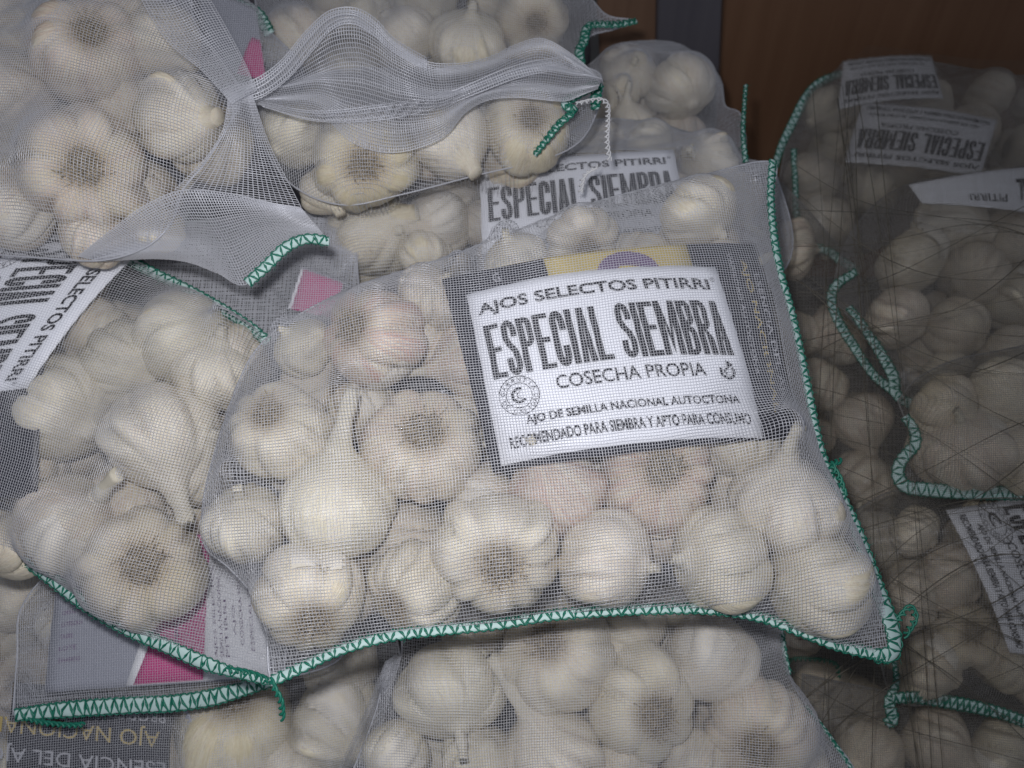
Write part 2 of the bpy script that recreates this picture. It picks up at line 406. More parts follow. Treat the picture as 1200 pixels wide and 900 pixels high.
class Sack:
    def __init__(s, label, c, d, tx, ty, outline, ang=0., lift=0.):
        n = nrm(-FW*1.0 + UP*math.tan(math.radians(tx)) + RX*math.tan(math.radians(ty)))
        # tx: top leans away;  ty > 0: right side leans away
        e = nrm(RX*math.cos(math.radians(ang))+UP*math.sin(math.radians(ang)))
        eu = nrm(e - n*(e@n)); ev = np.cross(n, eu)
        s.o, s.n, s.eu, s.ev = P(*c, d), n, eu, ev
        s.M = Matrix(((eu[0], ev[0], n[0], s.o[0]), (eu[1], ev[1], n[1], s.o[1]), (eu[2], ev[2], n[2], s.o[2]), (0, 0, 0, 1)))
        s.root = bpy.data.objects.new('mesh_sack', None); COL.objects.link(s.root); s.root.matrix_world = s.M
        s.root.empty_display_size = .02
        tag(s.root, label, 'mesh sack', 'net sacks of garlic in the pile')
        s.poly = spline([s.uv(*p)[:2] for p in list(outline)+[outline[0]]], .004)[:-1]
        s.bulbs = []; s.cards = []; s.H = None
    def at(s, px, py, h=0.):
        r = ray(px, py); t = ((s.o+s.n*h-CAM)@s.n)/(r@s.n); return CAM+t*r
    def uv(s, px, py, h=0.):
        q = s.at(px, py, h)-s.o; return np.array([q@s.eu, q@s.ev, q@s.n])
    def w(s, p):
        return s.o + p[0]*s.eu + p[1]*s.ev + p[2]*s.n
    def depth(s, q): return (q-CAM)@FW
    def bulb(s, px, py, diam, face, label, h=0., group=None, **kw):
        """face: ('R'|'S', dx, dy): which end shows and where, in radii from the middle, y down."""
        q = s.at(px, py, h); R = diam/2*s.depth(q)/FPX
        p = q-s.o; u, v = p@s.eu, p@s.ev
        if in1(s.poly, u, v):
            for _ in range(6):
                dd = dist1(s.poly, u, v)
                if dd >= .93*R: break
                e = 1e-4; g = np.array([dist1(s.poly, u+e, v)-dd, dist1(s.poly, u, v+e)-dd]); g /= (np.linalg.norm(g)+1e-9)
                u += g[0]*(.95*R-dd)*.7; v += g[1]*(.95*R-dd)*.7
            q = s.w((u, v, h))
        k, dx, dy = face; mg = math.hypot(dx, dy)
        if k == 'S' and kw.get('neck', .35) <= .2 and mg < .8: dx, dy = dx/mg*.86, dy/mg*.86
        dz = math.sqrt(max(0.02, 1-dx*dx-dy*dy))
        a = nrm(dx*RX - dy*UP - dz*nrm(ray(px, py)))
        if k == 'R': a = -a
        o = make_bulb(q, R*1.03, a, label, group, **kw)
        p = q-s.o
        s.bulbs.append((np.array([p@s.eu, p@s.ev, p@s.n]), R, np.array([a@s.eu, a@s.ev, a@s.n]), kw.get('neck', .35)))
        return o
    def fill(s, layers, label, group, cat='garlic', dmin=.80, avoid=None):
        """Bulbs packed in the gaps and below the ones on top: nothing tells these apart."""
        lo, hi = s.poly.min(0), s.poly.max(0)
        for h, R0, n in layers:
            made = 0
            for _ in range(1500):
                if made >= n: break
                u = RNG.uniform(lo, hi); R = R0*RNG.uniform(.88, 1.08)
                if not in1(s.poly, u[0], u[1]): continue
                if dist1(s.poly, u[0], u[1]) < R*1.12: continue
                c = np.array([u[0], u[1], h+RNG.uniform(-.004, .004)])
                if any(np.linalg.norm((c-b[0])*(1, 1, 1.25)) < dmin*(R+b[1]) for b in s.bulbs): continue
                if any(k['inside'](u[0], u[1], R*.3) and c[2]+R*1.05 > k['h']-.012 for k in s.cards): continue
                W = s.w(c); px = CX+FPX*((W-CAM)@RX)/((W-CAM)@FW); py = CY-FPX*((W-CAM)@UP)/((W-CAM)@FW)
                if avoid is not None and in1(np.array(avoid, float), px, py): continue
                if not (-70 < px < 1270 and -70 < py < 970): continue
                a = RNG.normal(size=3); a = nrm(a-s.n*max(0, a@s.n-.1))
                make_bulb(W, R*1.02, a, label, group, neck=float(RNG.choice([0, .3, .6])), tint=(RNG.uniform(0, .4), RNG.uniform(0, .7)))
                s.bulbs.append((c, R, np.array([a@s.eu, a@s.ev, a@s.n]), .2)); made += 1
    def drape(s, wfrac=.36, bw=.75, pitch=PITCHN, iters=700, back=.035, wrinkle=.0005, mat=None, tent=True, edge_h=0.):
        pad = 2*pitch
        lo, hi = s.poly.min(0)-pad, s.poly.max(0)+pad
        us = np.arange(lo[0], hi[0], pitch); vs = np.arange(lo[1], hi[1], pitch)
        X, Y = np.meshgrid(us, vs)
        ins = inside(s.poly, X, Y); dist, nx, ny = nearest_on(s.poly, X, Y)
        obs = np.full(X.shape, -1.0)
        for c, R, a, neck in s.bulbs:
            if c[2]+R < -.005: continue
            # ellipsoid with semi-axes R,R,.86R about axis a
            Q = (np.eye(3)+(1/.86**2-1)*np.outer(a, a))/(R*1.08)**2
            dx, dy = X-c[0], Y-c[1]
            B = Q[0, 2]*dx+Q[1, 2]*dy; Cc = Q[0, 0]*dx*dx+2*Q[0, 1]*dx*dy+Q[1, 1]*dy*dy-1
            D = B*B-Q[2, 2]*Cc
            z = np.where(D > 0, (-B+np.sqrt(np.maximum(D, 0)))/Q[2, 2]+c[2], -1.0)
            obs = np.maximum(obs, z)
            for k in (np.linspace(.9, 1.28+neck, 5) if neck > .01 else ()):
                p = c+a*R*k; r = R*.30
                d2 = r*r-(X-p[0])**2-(Y-p[1])**2
                obs = np.maximum(obs, np.where(d2 > 0, p[2]+np.sqrt(np.maximum(d2, 0)), -1.0))
        for k in s.cards:
            obs = np.maximum(obs, np.where(k['inside'](X, Y, .002), k['hf'](X, Y)+.0012, -1.0))
        obs = np.minimum(obs, edge_h+.004+dist*9)
        h = np.where(ins, np.maximum(obs, 0), edge_h)
        # coarse start: blurred maximum, then relax like a stretched skin
        for _ in range(iters):
            av = .25*(np.roll(h, 1, 0)+np.roll(h, -1, 0)+np.roll(h, 1, 1)+np.roll(h, -1, 1))
            h = np.where(ins, np.maximum(obs, av), edge_h)
        ph = RNG.uniform(0, 9, 4)
        free = np.clip((h-obs)/.006, 0, 1)*np.clip(dist/.012, 0, 1)
        h = h + free*wrinkle*(np.sin(X*210+Y*90+ph[0])+np.sin(X*70-Y*260+ph[1]+2*np.sin(Y*60)))
        s.X, s.Y, s.Hm, s.us, s.vs = X, Y, h, us, vs
        near = ins | (dist < pitch*.75)
        GX, GY = np.where(ins, X, nx), np.where(ins, Y, ny)
        warp = np.clip(dist/.02, 0, 1)
        wx = .0011*np.sin(Y*42+X*12+ph[2])+.00018*np.sin(Y*190+X*40+ph[0]); wy = .0011*np.sin(X*38+Y*15+ph[3])+.00018*np.sin(X*210+Y*60+ph[1])
        G = np.stack([GX+wx*warp, GY+wy*warp, h], -1)
        V, F = net_threads(G, near, wfrac, pitch, tent)
        rim = np.vstack([s.poly, s.poly[:1]]); rim = np.c_[rim, np.full(len(rim), edge_h)]
        V2, F2 = tube(rim, .00055, 4); F = np.vstack([F, F2+len(V)]); V = np.vstack([V, V2])
        obj('net', mesh_np('net', V, F, mat or M_NET), s.root, 'stuff')
        # the other face of the sack, wrapped under the bulbs
        p2 = pitch*1.7
        us2 = np.arange(lo[0], hi[0], p2); vs2 = np.arange(lo[1], hi[1], p2); X2, Y2 = np.meshgrid(us2, vs2)
        i2 = inside(s.poly, X2, Y2); d2, nx2, ny2 = nearest_on(s.poly, X2, Y2)
        ob = np.full(X2.shape, 1.0)
        for c, R, a, neck in s.bulbs:
            r2 = (R*1.05)**2-(X2-c[0])**2-(Y2-c[1])**2
            ob = np.minimum(ob, np.where(r2 > 0, c[2]-np.sqrt(np.maximum(r2, 0)), 1.0))
        ob = np.maximum(ob, edge_h-.006-d2*9)
        hb = np.where(i2, np.minimum(ob, edge_h-.0012), edge_h-.0012)
        for _ in range(250):
            av = .25*(np.roll(hb, 1, 0)+np.roll(hb, -1, 0)+np.roll(hb, 1, 1)+np.roll(hb, -1, 1))
            hb = np.where(i2, np.minimum(ob, av), edge_h-.0012)
        G2 = np.stack([np.where(i2, X2, nx2), np.where(i2, Y2, ny2), hb], -1)
        V, F = net_threads(G2, i2 | (d2 < p2*.75), wfrac*bw, p2, False)
        obj('back_net', mesh_np('back_net', V, F, mat or M_NET), s.root, 'stuff')
    def height(s, u, v):
        i = int(np.clip(round((v-s.vs[0])/(s.vs[1]-s.vs[0])), 0, len(s.vs)-1)); j = int(np.clip(round((u-s.us[0])/(s.us[1]-s.us[0])), 0, len(s.us)-1))
        return s.Hm[i, j]
    def flap(s, top, bot, nm='net_flap', pitch=PITCHN, wfrac=.42, wave=.0, freq=3., mat=None):
        """A loose fold of net between two polylines of (px, py, depth); a part of the sack."""
        A = spline([P(*p) for p in top], pitch); B = spline([P(*p) for p in bot], pitch)
        n = max(len(A), len(B)); m = max(3, int(np.linalg.norm(A[len(A)//2]-B[len(B)//2])/pitch)+1)
        def rs(C): return np.stack([np.interp(np.linspace(0, 1, n), np.linspace(0, 1, len(C)), C[:, k]) for k in range(3)], 1)
        A, B = rs(A), rs(B); t = np.linspace(0, 1, m)[:, None, None]
        G = B[None]*(1-t)+A[None]*t
        x = np.linspace(0, 1, n)[None, :, None]
        ph = RNG.uniform(0, 6)
        dz = wave*np.sin(math.pi*t)*(np.sin(freq*2*math.pi*x+ph+3*t)+.5*np.sin(freq*5*x-4*t+ph)) + wave*.6*np.sin(2*math.pi*freq*1.3*t+ph)*np.sin(math.pi*t)
        G = G - nrm(FW)*dz
        Mi = np.array(s.M.inverted()); G = G@Mi[:3, :3].T+Mi[:3, 3]
        V, F = net_threads(G, np.ones(G.shape[:2], bool), wfrac, pitch, True)
        return obj(nm, mesh_np(nm, V, F, mat or M_NET), s.root, 'stuff')
    def hem(s, pts, width=.0055, thick=.0011, pitch=.0060, up=None, h=.0008, tilt=0., label=None, green=1.0):
        """Bound, overlocked edge along pixels (px, py[, width factor[, lift in m]])."""
        L = []
        for p in pts:
            hh = h+(p[3] if len(p) > 3 else 0)
            L.append([*s.uv(p[0], p[1], hh), p[2] if len(p) > 2 else 1.0])
        C = spline(L, .0009); c = C[:, :3]; wf = C[:, 3]
        n = len(c)
        t = np.gradient(c, axis=0); t /= np.linalg.norm(t, axis=1)[:, None]
        zz = np.array([0, 0, 1.0]); side = np.cross(zz, t); side /= np.linalg.norm(side, axis=1)[:, None]
        ang = math.radians(tilt); sd = math.cos(ang)*side+math.sin(ang)*zz; up_ = np.cross(t, sd)
        hw = width*.43*wf
        K = 10; th = np.arange(K)/K*2*math.pi
        rough = 1+.05*np.sin(np.arange(n)*.9)[:, None]*np.ones(K)
        V = (c[:, None]+(hw[:, None]*rough*np.cos(th)[None])[:, :, None]*sd[:, None]+(thick*np.sin(th))[None, :, None]*up_[:, None]).reshape(-1, 3)
        i = np.arange(n-1)[:, None]*K; j = np.arange(K)[None]; j2 = (j+1) % K
        F = np.stack([i+j, i+j2, i+K+j2, i+K+j], -1).reshape(-1, 4)
        ends = [np.arange(K)[::-1][None], ((n-1)*K+np.arange(K))[None]]
        hb = obj('seam_binding', mesh_np('seam_binding', V, [F]+ends, M_HEM, True), s.root)
        # overlock thread: V stitches over the binding and a chain along both edges
        Ls = np.r_[0, np.cumsum(np.linalg.norm(np.diff(c, axis=0), axis=1))]
        def smp(q, x):
            return np.array([np.interp(q, Ls, x[:, k]) for k in range(3)]).T
        parts = []
        st = np.arange(0, Ls[-1], pitch/2)
        zig = []
        for k, q in enumerate(st):
            q = np.clip(q+RNG.normal()*pitch*.11, 0, Ls[-1])
            a, b, e = smp(q, c), smp(q, sd), smp(q, up_); w_ = np.interp(q, Ls, hw)
            sgn = 1 if k % 2 else -1
            zig.append(a+b*w_*sgn*RNG.uniform(.92, 1.16)+e*thick*RNG.uniform(.0, .5))
            q2 = min(q+pitch*.25, Ls[-1]); a, b, e = smp(q2, c), smp(q2, sd), smp(q2, up_)
            zig.append(a-b*w_*sgn*RNG.uniform(-.12, .12)+e*thick*1.15)
        if len(zig) > 3: parts.append(tube(np.array(zig), .00074*green, 4, zz))
        q = np.arange(0, Ls[-1], .0011)
        for sgn in (1, -1):
            a, b, e = smp(q, c), smp(q, sd), smp(q, up_); w_ = np.interp(q, Ls, hw)
            k = np.arange(len(q))
            p = a+b*((w_*1.02+.0005*np.sin(k*1.7))*sgn)[:, None]+e*(thick*.35+.0005*np.cos(k*1.7))[:, None]
            parts.append(tube(p, .00046*green if sgn > 0 else .00034*green, 4, zz))
        for q in np.arange(.003, Ls[-1], .0045):
            q = q+RNG.normal()*.002; a, b, e = smp(q, c), smp(q, sd), smp(q, up_); w_ = np.interp(q, Ls, hw); sg = RNG.choice([-1, 1])
            dr = nrm(b*sg+smp(q, t)*RNG.normal()*.9+e*RNG.uniform(-.1, .6)); ln = RNG.uniform(.0012, .0042)
            p0 = a+b*w_*sg*RNG.uniform(.5, 1.05)+e*thick*.8
            parts.append(tube(np.array([p0, p0+dr*ln*.5, p0+dr*ln+e*RNG.normal()*.0008+smp(q, t)*RNG.normal()*.001]), .00012, 3))
        V, F = mjoin(parts)
        obj('stitching', mesh_np('stitching', V, F, M_GREEN), hb, 'stuff')
        return hb
    def tail(s, pts, r=.0009, nm='thread_tail', mat=None, loose=.0012):
        """A chained thread end: two wound strands along (px, py, lift)."""
        c = spline([s.uv(p[0], p[1], p[2]) for p in pts], .0008); k = np.arange(len(c))
        parts = []
        for f in (0, math.pi):
            off = np.stack([np.sin(k*.75+f), np.cos(k*.75+f), .5*np.sin(k*.75+f)], 1)*loose
            parts.append(tube(c+off, r*.6, 5))
        V, F = mjoin(parts)
        return obj(nm, mesh_np(nm, V, F, mat or M_GREEN, True), s.root)

# ------------------------------------------------------------------ printed cards and stickers
def text_2d(txt, bold=0.):
    cu = bpy.data.curves.new('t', 'FONT'); cu.body = txt; cu.offset = bold; cu.resolution_u = 3; cu.fill_mode = 'FRONT'
    o = bpy.data.objects.new('t', cu); COL.objects.link(o)
    dg = bpy.context.evaluated_depsgraph_get(); me = bpy.data.meshes.new_from_object(o.evaluated_get(dg))
    bpy.data.objects.remove(o); bpy.data.curves.remove(cu)
    V = np.array([v.co[:2] for v in me.vertices]) if len(me.vertices) else np.zeros((0, 2))
    F = [list(p.vertices) for p in me.polygons]
    bpy.data.meshes.remove(me)
    return V, F
class Card:
    """A bendable printed rectangle in a sack: corners in pixels (tl, tr, br, bl), at lift h above the sack's plane."""
    def __init__(k, sack, corners, h, bend=0., dome=0., roll=0., base=None):
        k.base = base; k.bow = 0.
        k.s = sack; k.C = np.array([sack.uv(*p, h)[:2] for p in corners]); k.h = h; k.bend = bend; k.dome = dome; k.roll = roll
        k.cen = k.C.mean(0)
        k.ex = nrm((k.C[1]-k.C[0]+k.C[2]-k.C[3])); k.ey = nrm(k.C[0]-k.C[3]+k.C[1]-k.C[2])
        k.W = .5*(np.linalg.norm(k.C[1]-k.C[0])+np.linalg.norm(k.C[2]-k.C[3])); k.Hh = .5*(np.linalg.norm(k.C[0]-k.C[3])+np.linalg.norm(k.C[1]-k.C[2]))
    def hf(k, X, Y):
        if k.base is not None: return k.base.hf(X, Y)+(k.h-k.base.h)
        x = (X-k.cen[0])*k.ex[0]+(Y-k.cen[1])*k.ex[1]; y = (X-k.cen[0])*k.ey[0]+(Y-k.cen[1])*k.ey[1]
        return k.h - k.bend*(x/(k.W/2))**2 - k.dome*(y/(k.Hh/2))**2 + k.roll*(y/(k.Hh/2)) + .0003*np.sin(x*75)*np.sin(y*60+1)
    def p(k, x, y, lift=0.):
        """x 0..1 left to right, y 0..1 top to bottom."""
        x = np.asarray(x, float)[..., None]; y = np.asarray(y, float)[..., None]
        q = k.C[0]*(1-x)*(1-y)+k.C[1]*x*(1-y)+k.C[2]*x*y+k.C[3]*(1-x)*y + k.ey*k.Hh*k.bow*4*x*(1-x)
        z = k.hf(q[..., 0], q[..., 1])+lift
        return np.concatenate([q, z[..., None]], -1)
    def inside(k, X, Y, m=0.):
        c = k.C.mean(0); g = np.array([v+nrm(v-c)*m for v in k.C])
        return inside(g, np.atleast_1d(np.asarray(X, float)), np.atleast_1d(np.asarray(Y, float))) if np.ndim(X) == 0 else inside(g, X, Y)
    def as_obstacle(k):
        return {'inside': lambda X, Y, m=0.: (k.inside(X, Y, m) if np.ndim(X) else bool(k.inside(X, Y, m)[0])), 'hf': k.hf, 'h': k.h}
    def quad(k, x0, y0, x1, y1, lift, mat, name, parent=None, thick=.0002, n=16, org=None, skew=(0, 0, 0, 0)):
        t = np.linspace(0, 1, n+1); X, Y = np.meshgrid(t, t)
        xx = (x0+skew[0]*(1-Y)+skew[3]*Y)*(1-X)+(x1+skew[1]*(1-Y)+skew[2]*Y)*X
        A = k.p(xx, y0+(y1-y0)*Y, lift).reshape(-1, 3); B = A-np.array([0, 0, thick])
        m = n+1; i = np.arange(n)[:, None]*m; j = np.arange(n)[None]
        F = np.stack([i+j, i+m+j, i+m+j+1, i+j+1], -1).reshape(-1, 4)
        N = m*m; rim = []
        e = [r for r in range(m)]+[r*m+n for r in range(1, m)]+[n*m+r for r in range(n-1, -1, -1)]+[r*m for r in range(n-1, 0, -1)]
        for a, b in zip(e, e[1:]+e[:1]): rim.append([a, b, b+N, a+N])
        return k.link(name, np.vstack([A, B]), [np.vstack([F, F[:, ::-1]+N, np.array(rim)])], mat, parent, org)
    def link(k, name, V, F, mat, parent, org=None, smooth=False):
        org = k.org if org is None else org
        me = mesh_np(name, np.asarray(V)-org, F, mat, smooth)
        if parent is None:
            return obj(name, me, mw=k.s.M @ Matrix.Translation(Vector(org)))
        return obj(name, me, parent)
    @property
    def org(k): return k.p(.5, .5)
    def print_(k, lines, lift, mat, parent, name='lettering', extra=None):
        """lines: (text, x0, x1, y_top, y_bottom, bold, rot) in card fractions; rot turns text: 0, 90, 180, 270."""
        V, T = [], []; n = 0
        def put(v2, fs):
            nonlocal n
            V.append(v2)
            for f in fs:
                for a in range(1, len(f)-1): T.append([f[0]+n, f[a]+n, f[a+1]+n])
            n += len(v2)
        for ln in lines:
            txt, x0, x1, y0, y1 = ln[:5]; bold = ln[5] if len(ln) > 5 else 0.; rot = ln[6] if len(ln) > 6 else 0; bow = ln[7] if len(ln) > 7 else 0.
            v, f = text_2d(txt, bold)
            if not len(v): continue
            lo, hi = v.min(0), v.max(0); u = (v-lo)/(hi-lo)     # 0..1 box, y up
            if rot == 180: u = 1-u
            elif rot == 90: u = np.stack([u[:, 1], 1-u[:, 0]], 1)       # reads downwards
            elif rot == 270: u = np.stack([1-u[:, 1], u[:, 0]], 1)      # reads upwards
            put(np.stack([x0+(x1-x0)*u[:, 0], y1+(y0-y1)*u[:, 1]+bow*4*(u[:, 0]-.5)**2], 1), f)
        for v, f in (extra or []): put(v, f)
        V = np.vstack(V)
        return k.link(name, k.p(V[:, 0], V[:, 1], lift), np.array(T), mat, parent)
    def ring(k, cx, cy, r0, r1, a0=0, a1=360, n=40):
        """Flat ring sector in card fractions (r in fractions of card height)."""
        ar = k.Hh/k.W; t = np.radians(np.linspace(a0, a1, n))
        A = np.stack([cx+r0*ar*np.cos(t), cy-r0*np.sin(t)], 1); B = np.stack([cx+r1*ar*np.cos(t), cy-r1*np.sin(t)], 1)
        return np.vstack([A, B]), [[i, n+i, n+i+1, i+1] for i in range(n-1)]
    def arc_text(k, txt, cx, cy, r, size, a_start, a_step, outward=True):
        ar = k.Hh/k.W; out = []
        for i, ch in enumerate(txt):
            if ch == ' ': continue
            v, f = text_2d(ch, .01); lo, hi = v.min(0), v.max(0)
            u = (v-[(lo[0]+hi[0])/2, 0])*size
            a = math.radians(a_start+a_step*i)
            th = a-math.pi/2 if outward else a+math.pi/2
            R = np.array([[math.cos(th), -math.sin(th)], [math.sin(th), math.cos(th)]])
            q = u@R.T+np.array([math.cos(a), math.sin(a)])*r
            out.append((np.stack([cx+q[:, 0]*ar, cy-q[:, 1]], 1), f))
        return out
def stroke(path, t):
    p = np.asarray(path, float); d = np.gradient(p, axis=0); d /= np.linalg.norm(d, axis=1)[:, None]
    n = np.stack([-d[:, 1], d[:, 0]], 1)*t/2
    m = len(p); return np.vstack([p+n, p-n]), [[k, k+1, m+k+1, m+k] for k in range(m-1)]
def heavy(txt, x0, x1, y0, y1, W=300., Hh=205., t=7.3, gap=1.7):
    """Heavy condensed capitals, each letter drawn from bars and bowls; returns pieces in card fractions."""
    wide = {'I': 0., 'M': 1.42}
    tot = (x1-x0)*W; h = (y1-y0)*Hh
    n = sum(wide.get(c, 1.) for c in txt); nI = txt.count('I')
    w0 = (tot-nI*t-gap*(len(txt)-1))/n; x = x0*W; out = []; a = t/2; th = t*.80; b = th/2
    def rect(p, q, r, s_, n=9):
        y = np.linspace(q, s_, n if s_-q > r-p else 3)
        return np.vstack([np.c_[np.full(len(y), p), y], np.c_[np.full(len(y), r), y]]), [[i, len(y)+i, len(y)+i+1, i+1] for i in range(len(y)-1)]
    def arc(cx, cy, rx, ry, a0, a1, n=7):
        q = np.radians(np.linspace(a0, a1, n)); return [(cx+rx*np.cos(v), cy-ry*np.sin(v)) for v in q]
    for c in txt:
        w = t if c == 'I' else w0*wide.get(c, 1.); L = []; r = min(w*.42, 7.)-b*0
        if c in 'EPLIBRM': L.append(rect(0, 0, t, h))
        if c == 'E': L += [rect(t, 0, w, th), rect(t, h*.44, w*.93, h*.44+th), rect(t, h-th, w, h)]
        if c == 'L': L.append(rect(t, h-th, w, h))
        if c in 'PRB':
            bot = h*.54 if c != 'B' else h*.475
            rr = (w-a-t)*.75
            L.append(stroke([(t, b), (w-a-rr, b)]+arc(w-a-rr, b+rr*1.3, rr, rr*1.3, 80, 0)+arc(w-a-rr, bot-b-rr*1.3, rr, rr*1.3, 0, -80)+[(w-a-rr, bot-b), (t, bot-b)], t*.9))
        if c == 'R':
            L.append((np.array([[w*.42, h*.545], [w*.42+t*.55, h*.545], [w*.98, h*.62+th], [w, h], [w-t, h], [w-t*1.05, h*.66]]), [[0, 1, 5], [1, 2, 5], [2, 3, 4, 5]]))
        if c == 'B':
            tp = h*.485; rr = (w-a-t)*.75
            L.append(stroke([(t, tp+b), (w-a-rr, tp+b)]+arc(w-a-rr, tp+b+rr*1.3, rr, rr*1.3, 80, 0)+arc(w-a-rr, h-b-rr*1.3, rr, rr*1.3, 0, -80)+[(w-a-rr, h-b), (t, h-b)], t*.9))
        if c == 'M':
            L.append(rect(w-t, 0, w, h))
            L.append((np.array([[t, 0], [w/2, h*.62], [w-t, 0], [w-t, h*.40], [w/2, h], [t, h*.40]]), [[0, 1, 4, 5], [1, 2, 3, 4]]))
        if c == 'A':
            k = t*1.05
            L.append((np.array([[0, h], [w/2-a*1.0, 0], [w/2, 0], [w/2, h*.26], [k, h]]), [[0, 1, 3, 4], [1, 2, 3]]))
            L.append((np.array([[w, h], [w/2+a*1.0, 0], [w/2, 0], [w/2, h*.26], [w-k, h]]), [[0, 1, 3, 4], [1, 2, 3]]))
            xi = lambda y: w/2+(k-w/2)*(y-h*.26)/(h-h*.26)
            y2, y3 = h*.66, h*.66+th*.85
            L.append((np.array([[xi(y2), y2], [w-xi(y2), y2], [w-xi(y3), y3], [xi(y3), y3]]), [[0, 1, 2, 3]]))
        if c == 'C':
            rx = w/2-a; ry = h*.16
            L.append(stroke([(w-a, h*.36), (w-a, h*.24)]+arc(w/2, b+ry, rx, ry, 0, 180, 12)+[(a, h*.5)]+arc(w/2, h-b-ry, rx, ry, 180, 360, 12)+[(w-a, h*.76), (w-a, h*.64)], t))
        if c == 'S':
            rx = w/2-a; ry = h*.15
            L.append(stroke([(w-a, h*.31)]+arc(w/2, b+ry, rx, ry, 0, 180, 10)+[(a, h*.27), (a*1.15, h*.34), (w*.36, h*.44), (w*.64, h*.55), (w-a*1.15, h*.66), (w-a, h*.73)]+arc(w/2, h-b-ry, rx, ry, 0, -180, 10)+[(a, h*.69)], t*.92))
        for v, f in L:
            q = np.asarray(v, float); out.append((np.stack([(x+q[:, 0])/W, y0+q[:, 1]/Hh], 1), f))
        x += w+gap
    return out
STICKER = [('AJOS SELECTOS PITIRRI', .03, .945, .078, .168, .026, 0, .006), ('\u00ae', .955, .975, .075, .10),
           ('COSECHA PROPIA', .258, .83, .590, .665, .008), ('AJO DE SEMILLA NACIONAL AUTOCTONA', .12, .935, .772, .832, .024),
           ('RECOMENDADO PARA SIEMBRA Y APTO PARA CONSUMO', .045, .962, .868, .930, .026)]
def sticker_print(card, parent, lift, mat=None, full=True):
    mat = mat or M_INK
    card.print_(STICKER, lift, mat, parent, 'lettering', heavy('ESPECIAL', .035, .495, .225, .545)+heavy('SIEMBRA', .535, .962, .225, .545))
    if full:
        cx, cy = .115, .658
        ex = [card.ring(cx, cy, .103, .108), card.ring(cx, cy, .066, .070), card.ring(cx, cy, .028, .043, 60, 320), card.ring(cx+.004, cy, .014, .020, 80, 300)]
        ex += card.arc_text('GARANTIA', cx, cy, .076, .033, 165, -21) + card.arc_text('DE CALIDAD', cx, cy, .098, .033, 197, 17, False)
        card.print_([], lift, mat, parent, 'round_emblem', ex)
        cx, cy = .915, .640
        ex = [card.ring(cx, cy, .030, .045, 150, 395), (np.array([[cx+.002, cy-.065], [cx+.030, cy-.040], [cx+.002, cy-.015]]), [[0, 2, 1]]),
              card.ring(cx, cy, .008, .020, 60, 250)]
        card.print_([], lift, mat, parent, 'arrow_symbol', ex)
# ================================================================== the front sack
A = Sack('plump net sack lying on top with a big white label across its middle',
         (640, 500), .470, 17, 2,
         [(520, 303), (600, 272), (700, 236), (820, 206), (905, 190), (903, 240), (912, 310), (928, 370), (945, 450), (962, 530), (985, 580), (1005, 620), (1027, 680), (1050, 740), (1046, 766), (1020, 768),
          (985, 757), (940, 742), (890, 724), (830, 714), (760, 713), (700, 716), (640, 721), (580, 731), (520, 737), (460, 744), (400, 760), (350, 783), (318, 797), (312, 740), (298, 700), (268, 665), (240, 640), (238, 590), (252, 530), (275, 460), (300, 410), (345, 372), (420, 335)], ang=7)
cA = Card(A, [(546, 333), (844, 304), (905, 506), (588, 541)], .033, bend=.008, dome=.004); cA.bow = .028
lA = Card(A, [(516, 309), (896, 266), (950, 502), (578, 548)], .0322, base=cA)
A.cards = [cA.as_obstacle(), lA.as_obstacle()]
gA = 'garlic bulbs in the front sack'
FS = ' in the front sack'
A.bulb(330, 505, 118, ('R', -.35, -.45), 'bulb with frayed roots up and left, in the upper left of the front sack', .006, gA, variant=0, tint=(.05, .3), neck=0)
A.bulb(392, 592, 132, ('S', .02, -.93), 'pear shaped bulb with a long upright neck in the front sack', .004, gA, variant=7, tint=(0, .1), neck=.75, roots=False, flake=False)
A.bulb(497, 525, 140, ('R', .0, -.38), 'large white bulb showing curly roots at its top, left of the big label', .004, gA, variant=9, tint=(.35, .3), neck=0)
A.bulb(442, 395, 122, ('R', -.62, -.25), 'rosy bulb of two fat cloves at the top left of the front sack', .004, gA, variant=6, tint=(.9, .3), neck=.3)
A.bulb(288, 612, 96, ('S', -.2, -.7), 'small bulb squeezed against the left edge of the front sack', -.004, gA, variant=5, tint=(0, .3), neck=.5)
A.bulb(360, 697, 128, ('R', .05, .62), 'squat bulb with roots pointing down at the lower left corner of the front sack', .002, gA, variant=8, tint=(.05, .7), neck=0)
A.bulb(487, 692, 112, ('R', -.55, .5), 'dim bulb set deeper beside the squat corner bulb in the front sack', -.010, gA, variant=1, tint=(0, .4), neck=.2)
A.bulb(586, 645, 146, ('R', .0, .30), 'big bulb whose root tuft faces out, mid lower row of the front sack', .008, gA, variant=1, tint=(.05, .25), neck=0, flake=False)
A.bulb(652, 572, 112, ('S', -.45, -.6), 'pinkish bulb just under the lower edge of the big white label', -.004, gA, variant=7, tint=(.75, .2), neck=.3)
A.bulb(772, 553, 136, ('R', .12, -.10), 'pinkish bulb with a tan root tuft, under the label and facing out', .000, gA, variant=9, tint=(.8, .5), neck=0)
A.bulb(711, 655, 118, ('S', .75, .15), 'sideways smooth bulb to the right of the big root tuft bulb in the front sack', .002, gA, variant=3, tint=(.1, .3), neck=.2, roots=False)
A.bulb(842, 664, 126, ('S', -.72, .05), 'bulb with a fat glossy clove in the lower row below the label corner', .003, gA, variant=6, tint=(.05, .2), neck=.2, roots=False)
A.bulb(915, 592, 126, ('S', .06, -.82), 'bulb with a pointed neck standing near the right hem of the front sack', .002, gA, variant=2, tint=(.05, .5), neck=.5, roots=False)
A.bulb(975, 607, 74, ('S', .5, .4), 'small bulb wedged beside the right hem below the pointed neck bulb', -.006, gA, variant=3, tint=(.1, .4), neck=0)
